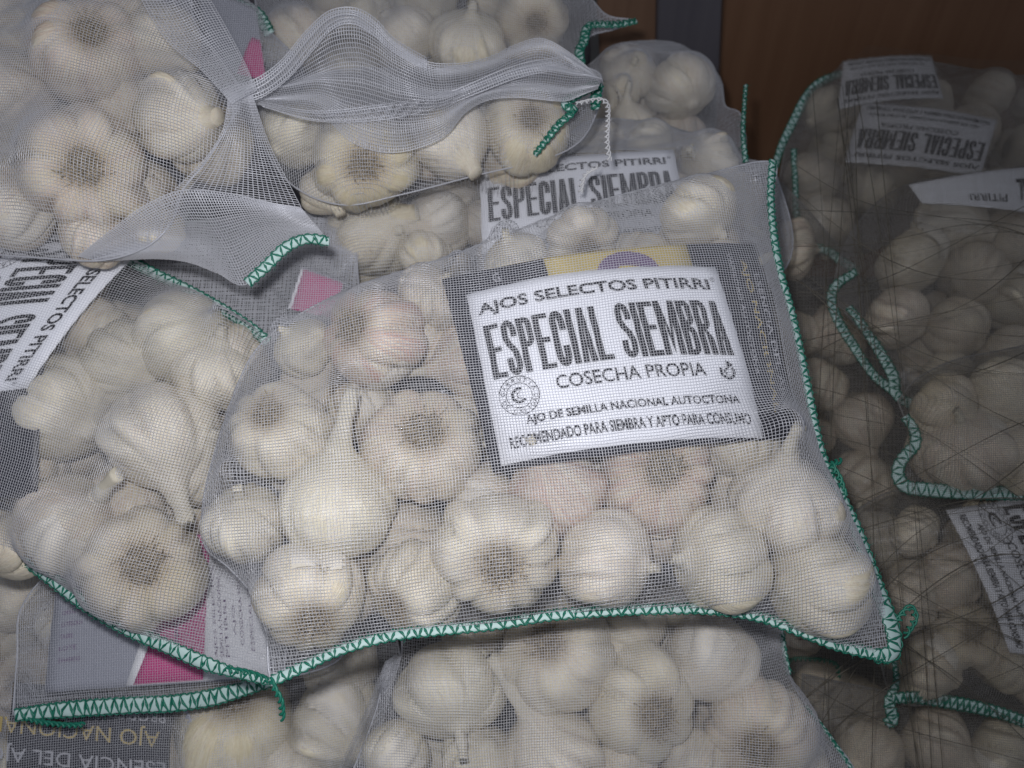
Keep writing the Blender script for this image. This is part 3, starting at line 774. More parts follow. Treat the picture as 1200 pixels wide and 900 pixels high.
A.bulb(955, 688, 128, ('S', -.85, .1), 'double lobed bulb in the lower right corner of the front sack', .002, gA, variant=6, tint=(.05, .4), neck=0, roots=False, flake=False)
A.bulb(868, 520, 92, ('S', .1, .7), 'bulb peeping out under the right end of the big white label', -.006, gA, variant=5, tint=(.1, .5), neck=.2)
A.bulb(818, 254, 94, ('S', .4, .3), 'veiled bulb above the label near the top right corner of the front sack', -.002, gA, variant=4, tint=(.1, .4), neck=.2)
A.bulb(680, 276, 82, ('R', .2, .3), 'veiled bulb above the gold picture on the leaflet of the front sack', -.004, gA, variant=0, tint=(.1, .5), neck=.2)
A.bulb(598, 291, 76, ('S', -.2, -.4), 'pale bulb at the top edge of the front sack above the dark leaflet corner', -.003, gA, variant=3, tint=(.0, .5), neck=.2)
A.bulb(505, 345, 78, ('S', .3, -.4), 'small pale bulb touching the top left corner of the dark leaflet', -.004, gA, variant=4, tint=(.2, .4), neck=.2)
A.bulb(545, 425, 84, ('S', -.9, .2), 'bulb with a cut stem poking out beside the dark leaflet edge', -.016, gA, variant=2, tint=(.5, .6), neck=.6)
A.bulb(425, 482, 84, ('S', .2, .5), 'shadowed bulb between the long neck and the rosy bulb', -.018, gA, variant=5, tint=(.2, .7), neck=.2)
A.bulb(350, 400, 70, ('S', -.4, -.4), 'faint bulb behind the loose net at the top left corner of the front sack', -.006, gA, variant=3, tint=(0, .3), neck=.2)
A.bulb(780, 625, 80, ('S', .3, .6), 'shadowed bulb between the lower row and the pink root tuft bulb', -.020, gA, variant=1, tint=(.3, .6), neck=.2)
A.fill([(-.014, .022, 20), (-.032, .026, 40)], 'garlic bulb mostly hidden beneath the outer bulbs of the front sack', 'hidden bulbs of the front sack')
# leaflet with the white sticker
lf = lA.quad(0, 0, 1, 1, 0, M_DARK, 'leaflet')
tag(lf, 'dark leaflet with gold picture carrying the big white garlic sticker, in the front sack', 'leaflet', 'leaflets in the sacks')
lA.quad(.315, .0, .765, .16, .0004, M_GOLD, 'gold_picture', lf, thick=.0001, n=8)
th = np.linspace(0, math.pi, 20)
vio = np.vstack([np.stack([.56+.10*np.cos(th), .17-.15*np.sin(th)**.8], 1)])
lA.print_([], .0007, M_VIOLET, lf, 'garlic_picture', [(vio, [list(range(20))])])
for ln_, mt_ in ((('G', .150, .172, .035, .085), M_GREYINK), (('AJO NACIONAL', .925, .952, .10, .88, 0, 90), M_GOLDINK), (('ESENCIA DEL AJO', .960, .985, .18, .85, 0, 90), M_GREYINK), (('VARIEDAD AUTOCTONA', .890, .905, .06, .70, 0, 90), M_GREYINK)):
    lA.print_([ln_], .0007, mt_, lf, 'printed_line')
st = cA.quad(0, 0, 1, 1, .0002, M_STICK, 'sticker', lf, n=20, org=lA.org)
def print_on(card, parent, org, lift, mat=None, full=True):
    """Printing whose vertices are relative to the parent's origin."""
    real = card.link
    card.link = lambda name, V, F, m, p, o=None, smooth=False: real(name, V, F, m, p, org, smooth)
    sticker_print(card, parent, lift, mat, full); card.link = real
print_on(cA, st, lA.org, .0010)
A.drape(wfrac=.205)
A.hem([(905, 188, .75), (903, 240, .75), (912, 310, .8), (928, 370, .8), (945, 450, .85), (962, 530, .9), (985, 580, 1.), (1003, 620, 1.3), (1024, 680, 1.7), (1045, 735, 1.7), (1046, 764, 1.5), (1024, 769, 1.1)], width=.0066, tilt=-25, h=.002)
A.hem([(1040, 770, 1.1), (985, 757, 1.15), (940, 741), (890, 723), (830, 714), (760, 714), (700, 717), (640, 722), (580, 732), (520, 738), (460, 745), (400, 761), (350, 784), (317, 799)], width=.0056, tilt=15, h=.001)
A.tail([(317, 797, .002), (322, 808, .003), (329, 822, .001), (331, 842, -.004)], r=.0012)
A.tail([(985, 540, .001), (975, 545, .004), (983, 560, .003), (990, 582, .001)], r=.0013)
A.tail([(1050, 730, .0), (1066, 712, .002), (1072, 725, .001), (1060, 745, .0)], r=.0011)

# ================================================================== the left sack
B = Sack('net sack at the left edge whose label is turned on its side', (130, 500), .515, 15, -4,
         [(-110, 330), (-70, 270), (60, 262), (150, 303), (215, 335), (270, 365), (316, 402), (345, 470), (335, 560), (330, 700), (335, 770), (317, 797), (260, 780), (200, 757), (150, 735), (100, 706), (50, 668), (0, 632), (-60, 600), (-110, 560)], ang=-14)
cB = Card(B, [(158, 258), (30, 454), (-177, 480), (-48, 284)], .033, bend=.004, dome=.006)
lB = Card(B, [(60, 330), (32, 582), (-165, 575), (-140, 320)], .0322, base=cB)
B.cards = [cB.as_obstacle(), lB.as_obstacle()]
gB = 'garlic bulbs in the left sack'
B.bulb(75, 480, 122, ('S', .7, .5), 'smooth egg shaped bulb beside the dark leaflet of the left sack', .003, gB, variant=3, tint=(0, .2), neck=0, roots=False, flake=False)
B.bulb(190, 512, 132, ('S', .15, .80), 'broad bulb with its neck pointing down, centre of the left sack', .006, gB, variant=0, tint=(0, .2), neck=.5, roots=False)
B.bulb(152, 425, 108, ('S', .5, .5), 'ribbed bulb under the end of the sideways label on the left sack', -.004, gB, variant=5, tint=(0, .4), neck=.2)
B.bulb(238, 372, 116, ('S', .4, -.3), 'round smooth bulb just below the upper green hem of the left sack', -.002, gB, variant=3, tint=(0, .3), neck=0)
B.bulb(252, 432, 104, ('S', .15, -.80), 'bulb with a pointed tip standing near the right side of the left sack', -.002, gB, variant=8, tint=(0, .3), neck=.3, roots=False)
B.bulb(82, 616, 116, ('S', .62, -.52), 'golden tinged bulb with its neck leaning up right above the left hem', .002, gB, variant=7, tint=(.3, .9), neck=.9, roots=False)
B.bulb(168, 662, 142, ('R', -.05, .0), 'big bulb with a grey root tuft facing out above the left hem', .004, gB, variant=9, tint=(.1, .8), neck=0)
B.bulb(152, 588, 90, ('S', .3, -.5), 'dim bulb between the golden one and the root tuft one in the left sack', -.014, gB, variant=1, tint=(.3, .6), neck=.2)
B.bulb(226, 556, 84, ('S', .5, -.6), 'cut stem bulb half behind the edge of the front sack', -.006, gB, variant=2, tint=(0, .5), neck=.6)
B.bulb(292, 398, 84, ('S', -.3, .3), 'dark veiled bulb in the upper right corner of the left sack', -.010, gB, variant=4, tint=(.1, .4), neck=0)
B.bulb(112, 392, 92, ('S', -.3, .3), 'shadowed bulb close to the corner of the sideways label', -.012, gB, variant=1, tint=(.2, .5), neck=0)
B.bulb(10, 640, 90, ('S', -.3, .3), 'bulb cut by the left frame edge above the sloping hem', -.006, gB, variant=4, tint=(.1, .4), neck=0)
B.fill([(-.014, .027, 14), (-.042, .028, 22)], 'garlic bulb mostly hidden beneath the outer bulbs of the left sack', 'hidden bulbs of the left sack', avoid=[(205, 640), (345, 590), (350, 810), (235, 800), (200, 740)])
lf = lB.quad(0, 0, 1, 1, 0, M_DARK, 'leaflet'); tag(lf, 'dark leaflet with gold letters at the left frame edge under a sideways white sticker', 'leaflet', 'leaflets in the sacks')
for ln_, mt_ in ((('AJO', .80, .97, .62, .70, .01), M_GREYINK), (('DIETETICAS', .86, .99, .74, .78), M_GREYINK), (('NACIONAL', .70, .98, .82, .93), M_GOLDINK)):
    lB.print_([ln_], .0006, mt_, lf, 'printed_line')
st = cB.quad(0, 0, 1, 1, .0003, M_STICK, 'sticker', lf, n=16, org=lB.org); print_on(cB, st, lB.org, .0012)
B.drape(wfrac=.175, bw=.3)
B.hem([(150, 304), (180, 320), (215, 337), (245, 353), (270, 368), (295, 385), (314, 401)], width=.0062, tilt=10, h=.001)
B.hem([(-40, 600, .8), (0, 634, .9), (50, 670), (100, 708), (150, 737), (200, 759), (240, 777), (275, 788, .7), (317, 799, .5)], width=.0078, tilt=10, h=.001)
B.tail([(265, 785, .002), (285, 787, .002), (305, 793, .002), (318, 800, .002)], r=.0012)

# ================================================================== flat sack end with the magenta leaflet
E = Sack('flat sack end below the left sack, showing a grey white and magenta leaflet', (170, 770), .536, 10, -2,
         [(15, 838), (20, 770), (26, 710), (80, 660), (230, 610), (330, 620), (400, 700), (400, 770), (318, 799), (260, 816), (200, 827), (110, 831)], ang=5)
cE = Card(E, [(70, 660), (300, 590), (318, 795), (50, 812)], .004, bend=.0, dome=.002)
E.cards = [cE.as_obstacle()]
lf = cE.quad(0, 0, 1, 1, 0, M_GREYCARD, 'leaflet'); tag(lf, 'grey leaflet with a magenta band and a white end, behind the green hems', 'leaflet', 'leaflets in the sacks')
cE.quad(.36, .02, .70, .99, .0005, M_WHITECARD, 'white_edge', lf, thick=.0001, n=8, skew=(.22, 0, 0, 0))
cE.quad(.395, .02, .70, .985, .0011, M_PINK, 'magenta_band', lf, thick=.0001, n=8, skew=(.27, .07, 0, 0))
cE.quad(.70, .01, .995, .99, .0008, M_WHITECARD, 'white_end', lf, thick=.0001, n=8)
for x0, txt, y0, y1 in ((.76, 'AJOS SELECTOS', .30, .86), (.785, 'SEMILLA NACIONAL', .36, .86), (.81, 'PITIRRI', .52, .86), (.85, 'AJO', .56, .74), (.88, 'COSECHA PROPIA', .30, .80), (.925, 'ESPECIAL SIEMBRA', .26, .84)):
    cE.print_([(txt, x0, x0+.016, y0, y1, .01, 270)], .0012, M_VIOLET, lf, 'printed_line')
cE.print_([('AJO NACIONAL', .58, .61, .42, .86, .01, 270)], .0015, M_VIOLET, lf, 'printed_line')
for k_, (x0, y0, x1, y1) in enumerate(((.14, .22, .155, .40), (.165, .22, .172, .40), (.18, .22, .20, .40), (.207, .22, .213, .40), (.22, .22, .238, .40), (.246, .22, .252, .40), (.26, .22, .275, .40))):
    cE.quad(x0, y0, x1, y1, .0006, M_VIOLET, 'barcode_bar', lf, thick=.0001, n=2)
for k_ in range(6):
    cE.print_([(('AJO BLANCO', 'ORIGEN', 'CATEGORIA', 'CALIBRE', 'LOTE', 'ENVASADO')[k_], .05, .11+.02*(k_ % 3), .30+.09*k_, .335+.09*k_, .01)], .0007, M_VIOLET, lf, 'printed_line')
E.drape(wfrac=.13, bw=.5, iters=200, back=.01)
E.hem([(18, 838, .7), (60, 833, .9), (110, 829), (160, 826), (205, 824), (250, 817), (290, 806, .8), (318, 799, .6)], width=.0105, pitch=.0058, tilt=8, h=.001, green=1.25)
E.tail([(20, 838, .0), (45, 846, .001), (80, 850, .001), (98, 849, .001)], r=.0014)

# ================================================================== bottom left sack with the upside-down leaflet
G = Sack('dim net sack in the bottom left corner with an upside down dark leaflet', (250, 850), .590, 8, 0,
         [(-90, 640), (100, 620), (250, 640), (430, 700), (470, 780), (455, 850), (420, 960), (-90, 960)], ang=4)
cG = Card(G, [(14, 800), (200, 818), (196, 960), (4, 940)], .030, dome=.002)
G.cards = [cG.as_obstacle()]
gG = 'garlic bulbs in the bottom left sack'
G.bulb(272, 852, 140, ('R', .05, -.75), 'yellowish bulb below the wide green hem in the bottom left sack', .004, gG, variant=7, tint=(0, .9), neck=0)
G.bulb(392, 850, 112, ('S', .4, .3), 'greyish bulb left of the bottom sack edge', -.002, gG, variant=2, tint=(0, .4), neck=0)
G.bulb(335, 898, 96, ('S', -.2, .3), 'bulb cut by the lower frame edge between two greyish bulbs', .002, gG, variant=4, tint=(0, .4), neck=0)
G.bulb(400, 780, 90, ('S', .2, .3), 'bulb in the dark just under the front sack hem', -.006, gG, variant=3, tint=(.1, .4), neck=0)
G.bulb(30, 690, 100, ('S', .2, .3), 'dim bulb at the left frame edge beneath the sloping hem', -.006, gG, variant=3, tint=(.1, .4), neck=0)
G.fill([(-.008, .028, 12), (-.04, .028, 14)], 'garlic bulb mostly hidden in the dark of the bottom left sack', 'hidden bulbs of the bottom left sack')
lf = cG.quad(0, 0, 1, 1, 0, M_DARK, 'leaflet'); tag(lf, 'black leaflet with upside down letters at the bottom left below the wide hem', 'leaflet', 'leaflets in the sacks')
cG.print_([('AJO NACIONAL', -.10, .94, .25, .42, 0, 180)], .0006, M_GOLDINK, lf, 'gold_lettering')
for ln_ in (('ESENCIA DEL AJO', -.12, .98, .50, .66, 0, 180), ('PROPIEDADES', .38, .97, .135, .215, 0, 180), ('DIETETICAS', .62, .98, .04, .105, 0, 180)):
    cG.print_([ln_], .0006, M_GREYINK, lf, 'printed_line')
G.drape(wfrac=.20, iters=400)
G.tail([(214, 826, .036), (222, 845, .036), (230, 870, .036), (232, 905, .036)], r=.0012, nm='cord_end', mat=M_GCORD, loose=.0014)
spk = obj('dark_husk', tube(np.array([[0, -.004, 0], [0, -.002, .001], [0, .001, .001], [0, .004, 0]]), np.array([.001, .0028, .0024, .0008]), 8)[0:2] and mesh_np('dark_husk', *tube(np.array([[-.004, 0, 0], [-.002, .001, .0005], [.001, .001, .001], [.004, 0, 0]]), np.array([.001, .0026, .0022, .0008]), 8), M_SPECK, True))
spk.location = Vector(G.w(G.uv(67, 849, .041))); spk.rotation_euler = (.6, 0, .3)
tag(spk, 'tiny dark red scrap of husk lying on the net under the wide hem', 'husk scrap')

# ================================================================== bottom sack
D = Sack('net sack at the bottom centre, full of root tuft bulbs, under the front sack', (720, 820), .530, 10, 3,
         [(470, 770), (490, 690), (700, 660), (900, 690), (917, 742), (924, 790), (945, 826), (972, 862), (1003, 905), (1030, 985), (380, 985), (415, 900), (440, 835), (455, 775)], ang=2)
gD = 'garlic bulbs in the bottom sack'
D.bulb(530, 808, 124, ('S', .12, .75), 'bulb with its neck pointing down at the left of the bottom sack', .002, gD, variant=8, tint=(0, .3), neck=.5, roots=False)
D.bulb(652, 764, 138, ('R', -.25, -.25), 'big bulb with a dark root tuft right below the front sack hem', .006, gD, variant=3, tint=(.1, .3), neck=0, flake=False)
D.bulb(752, 822, 132, ('R', .32, .28), 'knobbly bulb with grey roots on its right side in the bottom sack', .004, gD, variant=6, tint=(.05, .3), neck=0)
D.bulb(832, 768, 108, ('S', -.4, .5), 'plain bulb under the right part of the front sack hem', -.002, gD, variant=7, tint=(.05, .3), neck=0, roots=False)
D.bulb(890, 852, 124, ('R', -.05, .48), 'bulb with reddish roots turned down at the right of the bottom sack', .004, gD, variant=9, tint=(.3, .7), neck=0)
D.bulb(463, 884, 84, ('S', -.3, .3), 'small round bulb at the lower left edge of the bottom sack', -.004, gD, variant=3, tint=(0, .6), neck=0)
D.bulb(562, 892, 88, ('S', .3, -.5), 'bulb cut by the lower frame edge left of centre', .000, gD, variant=4, tint=(0, .3), neck=0)
D.bulb(648, 886, 120, ('S', -.45, -.80), 'bulb with a long thin neck leaning up left in the bottom sack', .002, gD, variant=0, tint=(.05, .3), neck=1.1, roots=False)
D.bulb(738, 735, 92, ('S', .3, .3), 'bulb mostly tucked under the middle of the front sack hem', -.008, gD, variant=5, tint=(.1, .3), neck=0)
D.bulb(730, 905, 90, ('S', .3, .3), 'bulb at the lower frame edge below the knobbly bulb', -.002, gD, variant=2, tint=(.1, .3), neck=0)
D.bulb(815, 895, 84, ('S', -.3, .5), 'bulb at the lower frame edge beside the reddish root bulb', -.004, gD, variant=7, tint=(.1, .3), neck=0)
D.fill([(-.014, .027, 14), (-.042, .028, 18)], 'garlic bulb mostly hidden beneath the outer bulbs of the bottom sack', 'hidden bulbs of the bottom sack')
D.drape(wfrac=.20)
D.hem([(917, 742, .8), (920, 765, .8), (925, 790, .8)], width=.0038, tilt=50)
D.hem([(945, 826, .5), (972, 862, .8), (1000, 903, .8)], width=.0030, tilt=60)
D.flap([(438, 905, .522), (450, 840, .520), (470, 770, .515)], [(395, 905, .545), (425, 840, .535), (452, 775, .520)], wave=.002, wfrac=.22)

# ================================================================== top left sack
Cc = Sack('net sack in the top left corner with its neck gathered to the right', (100, 150), .500, 12, -6,
          [(-100, -80), (200, -75), (226, 20), (262, 75), (283, 112), (266, 150), (240, 190), (215, 222), (200, 262), (170, 290), (120, 305), (60, 303), (-20, 297), (-100, 290)], ang=-10)
gC = 'garlic bulbs in the top left sack'
Cc.bulb(105, 62, 126, ('R', .0, -.45), 'pinkish bulb with a brown root tuft, uppermost in the top left sack', .004, gC, variant=3, tint=(.4, .2), neck=0, flake=False)
Cc.bulb(98, 197, 140, ('R', .02, -.02), 'bulb with a reddish brown root centre facing out in the top left sack', .006, gC, variant=8, tint=(.35, .6), neck=0)
Cc.bulb(210, 140, 106, ('S', .85, .05), 'bulb of two stacked cloves beside the gathered net neck', -.002, gC, variant=2, tint=(.1, .5), neck=0, roots=False)
Cc.bulb(192, 48, 88, ('S', .3, .3), 'dim bulb behind the net folds right of the pinkish bulb', -.008, gC, variant=7, tint=(.1, .4), neck=0)
Cc.bulb(12, 112, 108, ('S', -.3, -.3), 'smooth bulb cut by the left frame edge, upper one', -.002, gC, variant=7, tint=(.2, .3), neck=0)
Cc.bulb(12, 30, 84, ('S', -.3, -.3), 'bulb in the top left corner of the frame', -.004, gC, variant=3, tint=(.2, .3), neck=0)
Cc.bulb(10, 245, 104, ('S', -.5, .4), 'grooved bulb cut by the left frame edge, lowest in the top left sack', -.004, gC, variant=1, tint=(.2, .3), neck=0)
Cc.bulb(110, 285, 82, ('S', .2, -.4), 'small bulb at the lower edge of the top left sack', -.010, gC, variant=5, tint=(.3, .8), neck=0)
Cc.bulb(190, 272, 64, ('S', .2, -.4), 'small bulb half hidden behind the folded net flap', -.012, gC, variant=4, tint=(.1, .7), neck=0)
Cc.bulb(150, 130, 84, ('S', .2, .5), 'shadowed bulb between the two root centred bulbs', -.020, gC, variant=1, tint=(.3, .5), neck=0)
Cc.fill([(-.014, .027, 12), (-.042, .028, 12)], 'garlic bulb mostly hidden beneath the outer bulbs of the top left sack', 'hidden bulbs of the top left sack')
Cc.drape(wfrac=.20)
Cc.flap([(268, 108, .470), (262, 150, .470), (240, 186, .472), (205, 222, .474)], [(296, 112, .476), (314, 165, .478), (336, 210, .480), (353, 243, .480)], wfrac=.27, wave=.002, freq=.8)
Cc.flap([(92, 300, .478), (140, 262, .470), (175, 238, .467), (215, 223, .466), (270, 227, .467), (320, 238, .470), (353, 244, .474)], [(120, 306, .488), (180, 303, .490), (220, 307, .490), (255, 320, .492), (289, 333, .492), (335, 291, .490), (386, 283, .490)], wfrac=.36, wave=.0035, freq=.9)
Cc.flap([(140, -50, .455), (190, 40, .458), (238, 84, .462), (272, 122, .466)], [(218, -50, .470), (264, 30, .472), (288, 76, .474), (300, 106, .474)], wfrac=.25, wave=.002, freq=.7)
Cc.hem([(290, 332, .9, -.012), (312, 312, 1., -.012), (335, 290, 1., -.012), (360, 280, .9, -.012), (386, 283, .9, -.014)], width=.0060, tilt=20)

# ================================================================== folded sack at the top centre
H = Sack('net sack at the top centre with a rolled wavy mouth and a green bound corner', (480, 160), .560, 22, 0,
         [(262, 110), (330, 95), (420, 80), (500, 82), (600, 70), (690, 80), (706, 98), (700, 130), (680, 165), (640, 186), (560, 205), (470, 228), (400, 240), (340, 215), (300, 160)], ang=4)
gH = 'garlic bulbs in the folded sack'
H.bulb(330, 163, 82, ('S', -.3, .3), 'yellow tinged bulb below the rolled net mouth, nearest the gathered neck', .0, gH, variant=3, tint=(0, .9), neck=0)
H.bulb(428, 188, 122, ('R', -.02, .15), 'yellowish bulb with a greenish root patch in the folded sack', .002, gH, variant=3, tint=(0, 1.), neck=0)
H.bulb(528, 165, 92, ('S', .4, .4), 'round bulb in the middle of the folded sack', .0, gH, variant=7, tint=(0, .6), neck=0)
H.bulb(614, 152, 100, ('R', .2, -.35), 'round bulb by the green bound corner of the folded sack', .0, gH, variant=7, tint=(.1, .5), neck=0)
H.bulb(385, 118, 84, ('S', .1, -.2), 'bulb veiled behind the rolled net mouth', -.014, gH, variant=5, tint=(0, .4), neck=0)
H.bulb(568, 150, 50, ('S', .1, -.9), 'small bulb with an upright stem between two round ones', -.014, gH, variant=2, tint=(0, .4), neck=.6)
H.bulb(385, 222, 64, ('S', .1, .2), 'bulb in shadow under the yellowish bulb of the folded sack', -.016, gH, variant=2, tint=(0, .4), neck=0)
H.fill([(-.022, .026, 10), (-.045, .027, 8)], 'garlic bulb mostly hidden in the folded sack', 'hidden bulbs of the folded sack')
H.drape(wfrac=.20, iters=400)
H.flap([(262, 108, .480), (300, 97, .482), (330, 75, .484), (358, 42, .486), (385, 18, .488), (415, 14, .490), (440, 28, .490), (462, 50, .492), (500, 72, .494), (540, 74, .496), (575, 66, .498), (605, 52, .500), (635, 45, .502), (665, 60, .504), (690, 80, .508), (705, 96, .512)],
       [(270, 120, .500), (300, 122, .505), (340, 128, .512), (380, 138, .518), (410, 165, .520), (445, 178, .520), (480, 176, .520), (520, 160, .520), (545, 132, .520), (570, 118, .520), (600, 114, .520), (630, 116, .520), (650, 118, .520), (665, 118, .518), (680, 112, .516), (700, 104, .514)], wfrac=.34, wave=.006, freq=2.2)
H.flap([(262, 104, .474), (300, 92, .476), (330, 70, .478), (358, 37, .480), (385, 13, .482), (415, 9, .484), (440, 22, .485), (462, 45, .488), (500, 68, .490)],
       [(268, 122, .478), (306, 114, .480), (338, 92, .482), (366, 60, .484), (390, 34, .486), (413, 28, .488), (436, 40, .488), (460, 60, .490), (500, 82, .492)], nm='rolled_mouth', wfrac=.42, wave=.002, freq=1.)
H.flap([(300, 118, .500), (370, 130, .505), (450, 122, .508), (520, 110, .508), (600, 78, .506), (660, 66, .506)],
       [(310, 126, .505), (372, 142, .510), (450, 140, .512), (525, 122, .512), (605, 92, .510), (665, 80, .510)], nm='net_fold', wfrac=.38, wave=.002, freq=1.)
H.hem([(704, 98, 1., .030), (685, 106, 1., .030), (662, 122, .8, .030), (672, 130, .6, .028), (655, 146, .6, .026), (640, 165, .55, .020), (627, 182, .5, .012)], width=.0075, pitch=.0036, tilt=10, green=1.35)
H.hem([(700, 100, .9, .026), (699, 112, .9, .026), (698, 128, .7, .026)], width=.0075, pitch=.0036, tilt=30, green=1.35)
H.tail([(675, 122, .032), (700, 117, .033), (711, 122, .033), (712, 140, .033), (711, 165, .030), (714, 188, .025)], r=.0008, nm='white_cord', mat=M_CORD, loose=.0013)
H.tail([(700, 195, .01), (685, 205, .006), (680, 225, .0)], r=.0010, nm='white_cord', mat=M_CORD, loose=.0012)

# ================================================================== sack behind the front one, with its own sticker
J = Sack('net sack behind the front sack, its white label half covered', (620, 250), .620, 22, 2,
         [(350, 260), (400, 215), (520, 190), (640, 170), (700, 140), (790, 150), (872, 185), (910, 205), (900, 330), (560, 345), (400, 335), (355, 300)], ang=6)
cJ = Card(J, [(562, 193), (790, 172), (816, 288), (566, 318)], .030, bend=.003)
J.cards = [cJ.as_obstacle()]
gJ = 'garlic bulbs in the sack behind the front one'
J.bulb(435, 272, 104, ('S', .5, -.3), 'large bulb in shadow just above the top edge of the front sack', .002, gJ, variant=0, tint=(.05, .4), neck=0)
J.bulb(514, 260, 78, ('S', -.8, .1), 'round bulb left of the half covered white label', .002, gJ, variant=7, tint=(.1, .4), neck=.4, roots=False)
J.bulb(562, 262, 52, ('S', .1, .1), 'small bulb tucked under the left edge of the half covered label', -.006, gJ, variant=3, tint=(.1, .6), neck=0)
J.bulb(498, 300, 62, ('S', .1, .4), 'bulb peeking over the top edge of the front sack', .002, gJ, variant=5, tint=(.1, .4), neck=0)
J.bulb(530, 215, 72, ('S', .1, .1), 'yellowish bulb under the folded sack above the half covered label', -.006, gJ, variant=4, tint=(.1, .7), neck=0)
J.bulb(840, 168, 66, ('S', -.5, -.2), 'bulb with a split skin beside the right end of the half covered label', .004, gJ, variant=2, tint=(0, .9), neck=.3)
J.bulb(765, 158, 58, ('S', .6, .1), 'dim bulb above the half covered label', -.004, gJ, variant=5, tint=(0, .6), neck=.2)
J.fill([(-.010, .026, 16), (-.040, .027, 12)], 'garlic bulb mostly hidden in the sack behind the front one', 'hidden bulbs of the sack behind')
st = cJ.quad(0, 0, 1, 1, 0, M_STICK, 'paper_label'); tag(st, 'white paper label above the front sack, its lower half covered', 'label', 'white paper labels')
print_on(cJ, st, cJ.org, .0009)
J.drape(wfrac=.20, iters=400)
J.hem([(874, 100, .6, .02), (872, 130, .6, .02), (871, 160, .7, .02), (874, 190, .9, .018)], width=.0042, tilt=40)

# ================================================================== far sacks at the top
K = Sack('dark net sack standing in front of the grey board', (780, 120), .690, 20, 6,
         [(640, 100), (690, 76), (722, 52), (790, 50), (828, 75), (844, 92), (850, 124), (868, 134), (874, 180), (860, 240), (680, 220), (640, 160)], ang=0)
gK = 'garlic bulbs in the far sack'
K.bulb(735, 88, 66, ('S', .2, -.3), 'bulb under the top edge of the dark sack by the grey board', .0, gK, variant=3, tint=(.1, .4), neck=.3)
K.bulb(798, 102, 78, ('S', .2, .3), 'largest bulb of the dark sack by the grey board', .0, gK, variant=8, tint=(.1, .4), neck=0)
K.bulb(736, 146, 56, ('S', -.1, -.8), 'bulb with an upright stem in the dark sack by the grey board', .0, gK, variant=2, tint=(.1, .7), neck=.6)
K.bulb(700, 125, 60, ('S', .2, .3), 'bulb next to the green bound corner in the dark sack', -.004, gK, variant=5, tint=(.1, .4), neck=0)
K.fill([(-.006, .026, 12), (-.04, .026, 6)], 'garlic bulb mostly hidden in the dark sack by the grey board', 'hidden bulbs of the far sack')
K.drape(wfrac=.14, iters=300)
I = Sack('net sack at the top edge behind the rolled mouth, green bound corner sticking out', (520, 30), .650, 18, 0,
         [(290, -60), (640, -60), (690, -5), (712, 18), (745, 24), (720, 34), (692, 42), (682, 60), (680, 90), (640, 120), (460, 130), (340, 110), (310, 60)], ang=3)
gI = 'garlic bulbs in the sack at the top edge'
I.bulb(472, 45, 78, ('S', -.2, -.3), 'bulb just above the dip of the rolled mouth', .0, gI, variant=3, tint=(0, .4), neck=0)
I.bulb(548, 52, 90, ('S', .1, -.75), 'yellow streaked bulb above the rolled mouth', .002, gI, variant=5, tint=(0, 1.), neck=.3, roots=False)
I.bulb(625, 22, 84, ('R', .1, .2), 'bulb near the top edge left of the green bound corner', .0, gI, variant=7, tint=(.2, .3), neck=0)
I.bulb(500, -5, 80, ('S', .1, .2), 'bulb cut by the top frame edge, middle one', .0, gI, variant=1, tint=(0, .3), neck=0)
I.bulb(430, 25, 70, ('S', .1, .2), 'dim bulb behind the crest of the rolled mouth', -.006, gI, variant=2, tint=(0, .3), neck=0)
I.bulb(580, 0, 60, ('S', .1, .2), 'bulb cut by the top frame edge beside the yellow streaked one', -.006, gI, variant=4, tint=(0, .3), neck=0)
I.bulb(340, 50, 80, ('S', .1, .2), 'dim brown bulb behind the left slope of the rolled mouth', -.006, gI, variant=0, tint=(.2, .5), neck=0)
I.fill([(-.01, .027, 14), (-.04, .027, 10)], 'garlic bulb mostly hidden in the sack at the top edge', 'hidden bulbs of the sack at the top edge')
I.drape(wfrac=.20, iters=300)
I.hem([(746, 25, .8, .02), (722, 29, 1., .02), (698, 29, 1., .02), (688, 33, .9, .02), (684, 50, .9, .02), (679, 60, .9, .02), (682, 78, .7, .02)], width=.0070, pitch=.0040, tilt=15, green=1.3)
L_ = Sack('sack end with a magenta tipped leaflet at the top edge left of the rolled mouth', (280, 40), .600, 15, 0,
          [(150, -70), (250, -30), (300, 10), (318, 38), (355, 80), (330, 120), (250, 130), (180, 60)], ang=0)
cL = Card(L_, [(230, -20), (300, 10), (312, 95), (250, 80)], .006)
L_.cards = [cL.as_obstacle()]
lf = cL.quad(0, 0, 1, 1, 0, M_GREYCARD, 'leaflet'); tag(lf, 'grey leaflet with a magenta tip beside the rolled mouth at the top', 'leaflet', 'leaflets in the sacks')
cL.quad(.45, .45, 1, 1, .0005, M_PINK, 'magenta_band', lf, thick=.0001, n=6, skew=(.4, 0, 0, 0))
L_.drape(wfrac=.20, iters=150, back=.008)
L_.hem([(248, -4), (280, 6), (302, 17), (316, 40)], width=.0085, pitch=.0045, tilt=10)
N_ = Sack('flat grey sack end between the left sack and the top of the front sack', (320, 330), .580, 15, 0,
          [(140, 270), (380, 250), (420, 330), (400, 400), (330, 430), (240, 380)], ang=0)
cN = Card(N_, [(354, 312), (402, 330), (394, 374), (338, 362)], .006)
N_.cards = [cN.as_obstacle()]
lf = cN.quad(0, 0, 1, 1, 0, M_GREYCARD, 'leaflet'); tag(lf, 'grey leaflet with a magenta corner peeking out over the front sack', 'leaflet', 'leaflets in the sacks')
cN.quad(.0, .05, .06, 1, .0006, M_WHITECARD, 'white_edge', lf, thick=.0001, n=6)
cN.quad(.06, .05, 1, 1, .0006, M_PINK, 'magenta_band', lf, thick=.0001, n=6)
N_.drape(wfrac=.40, iters=150, back=.01)

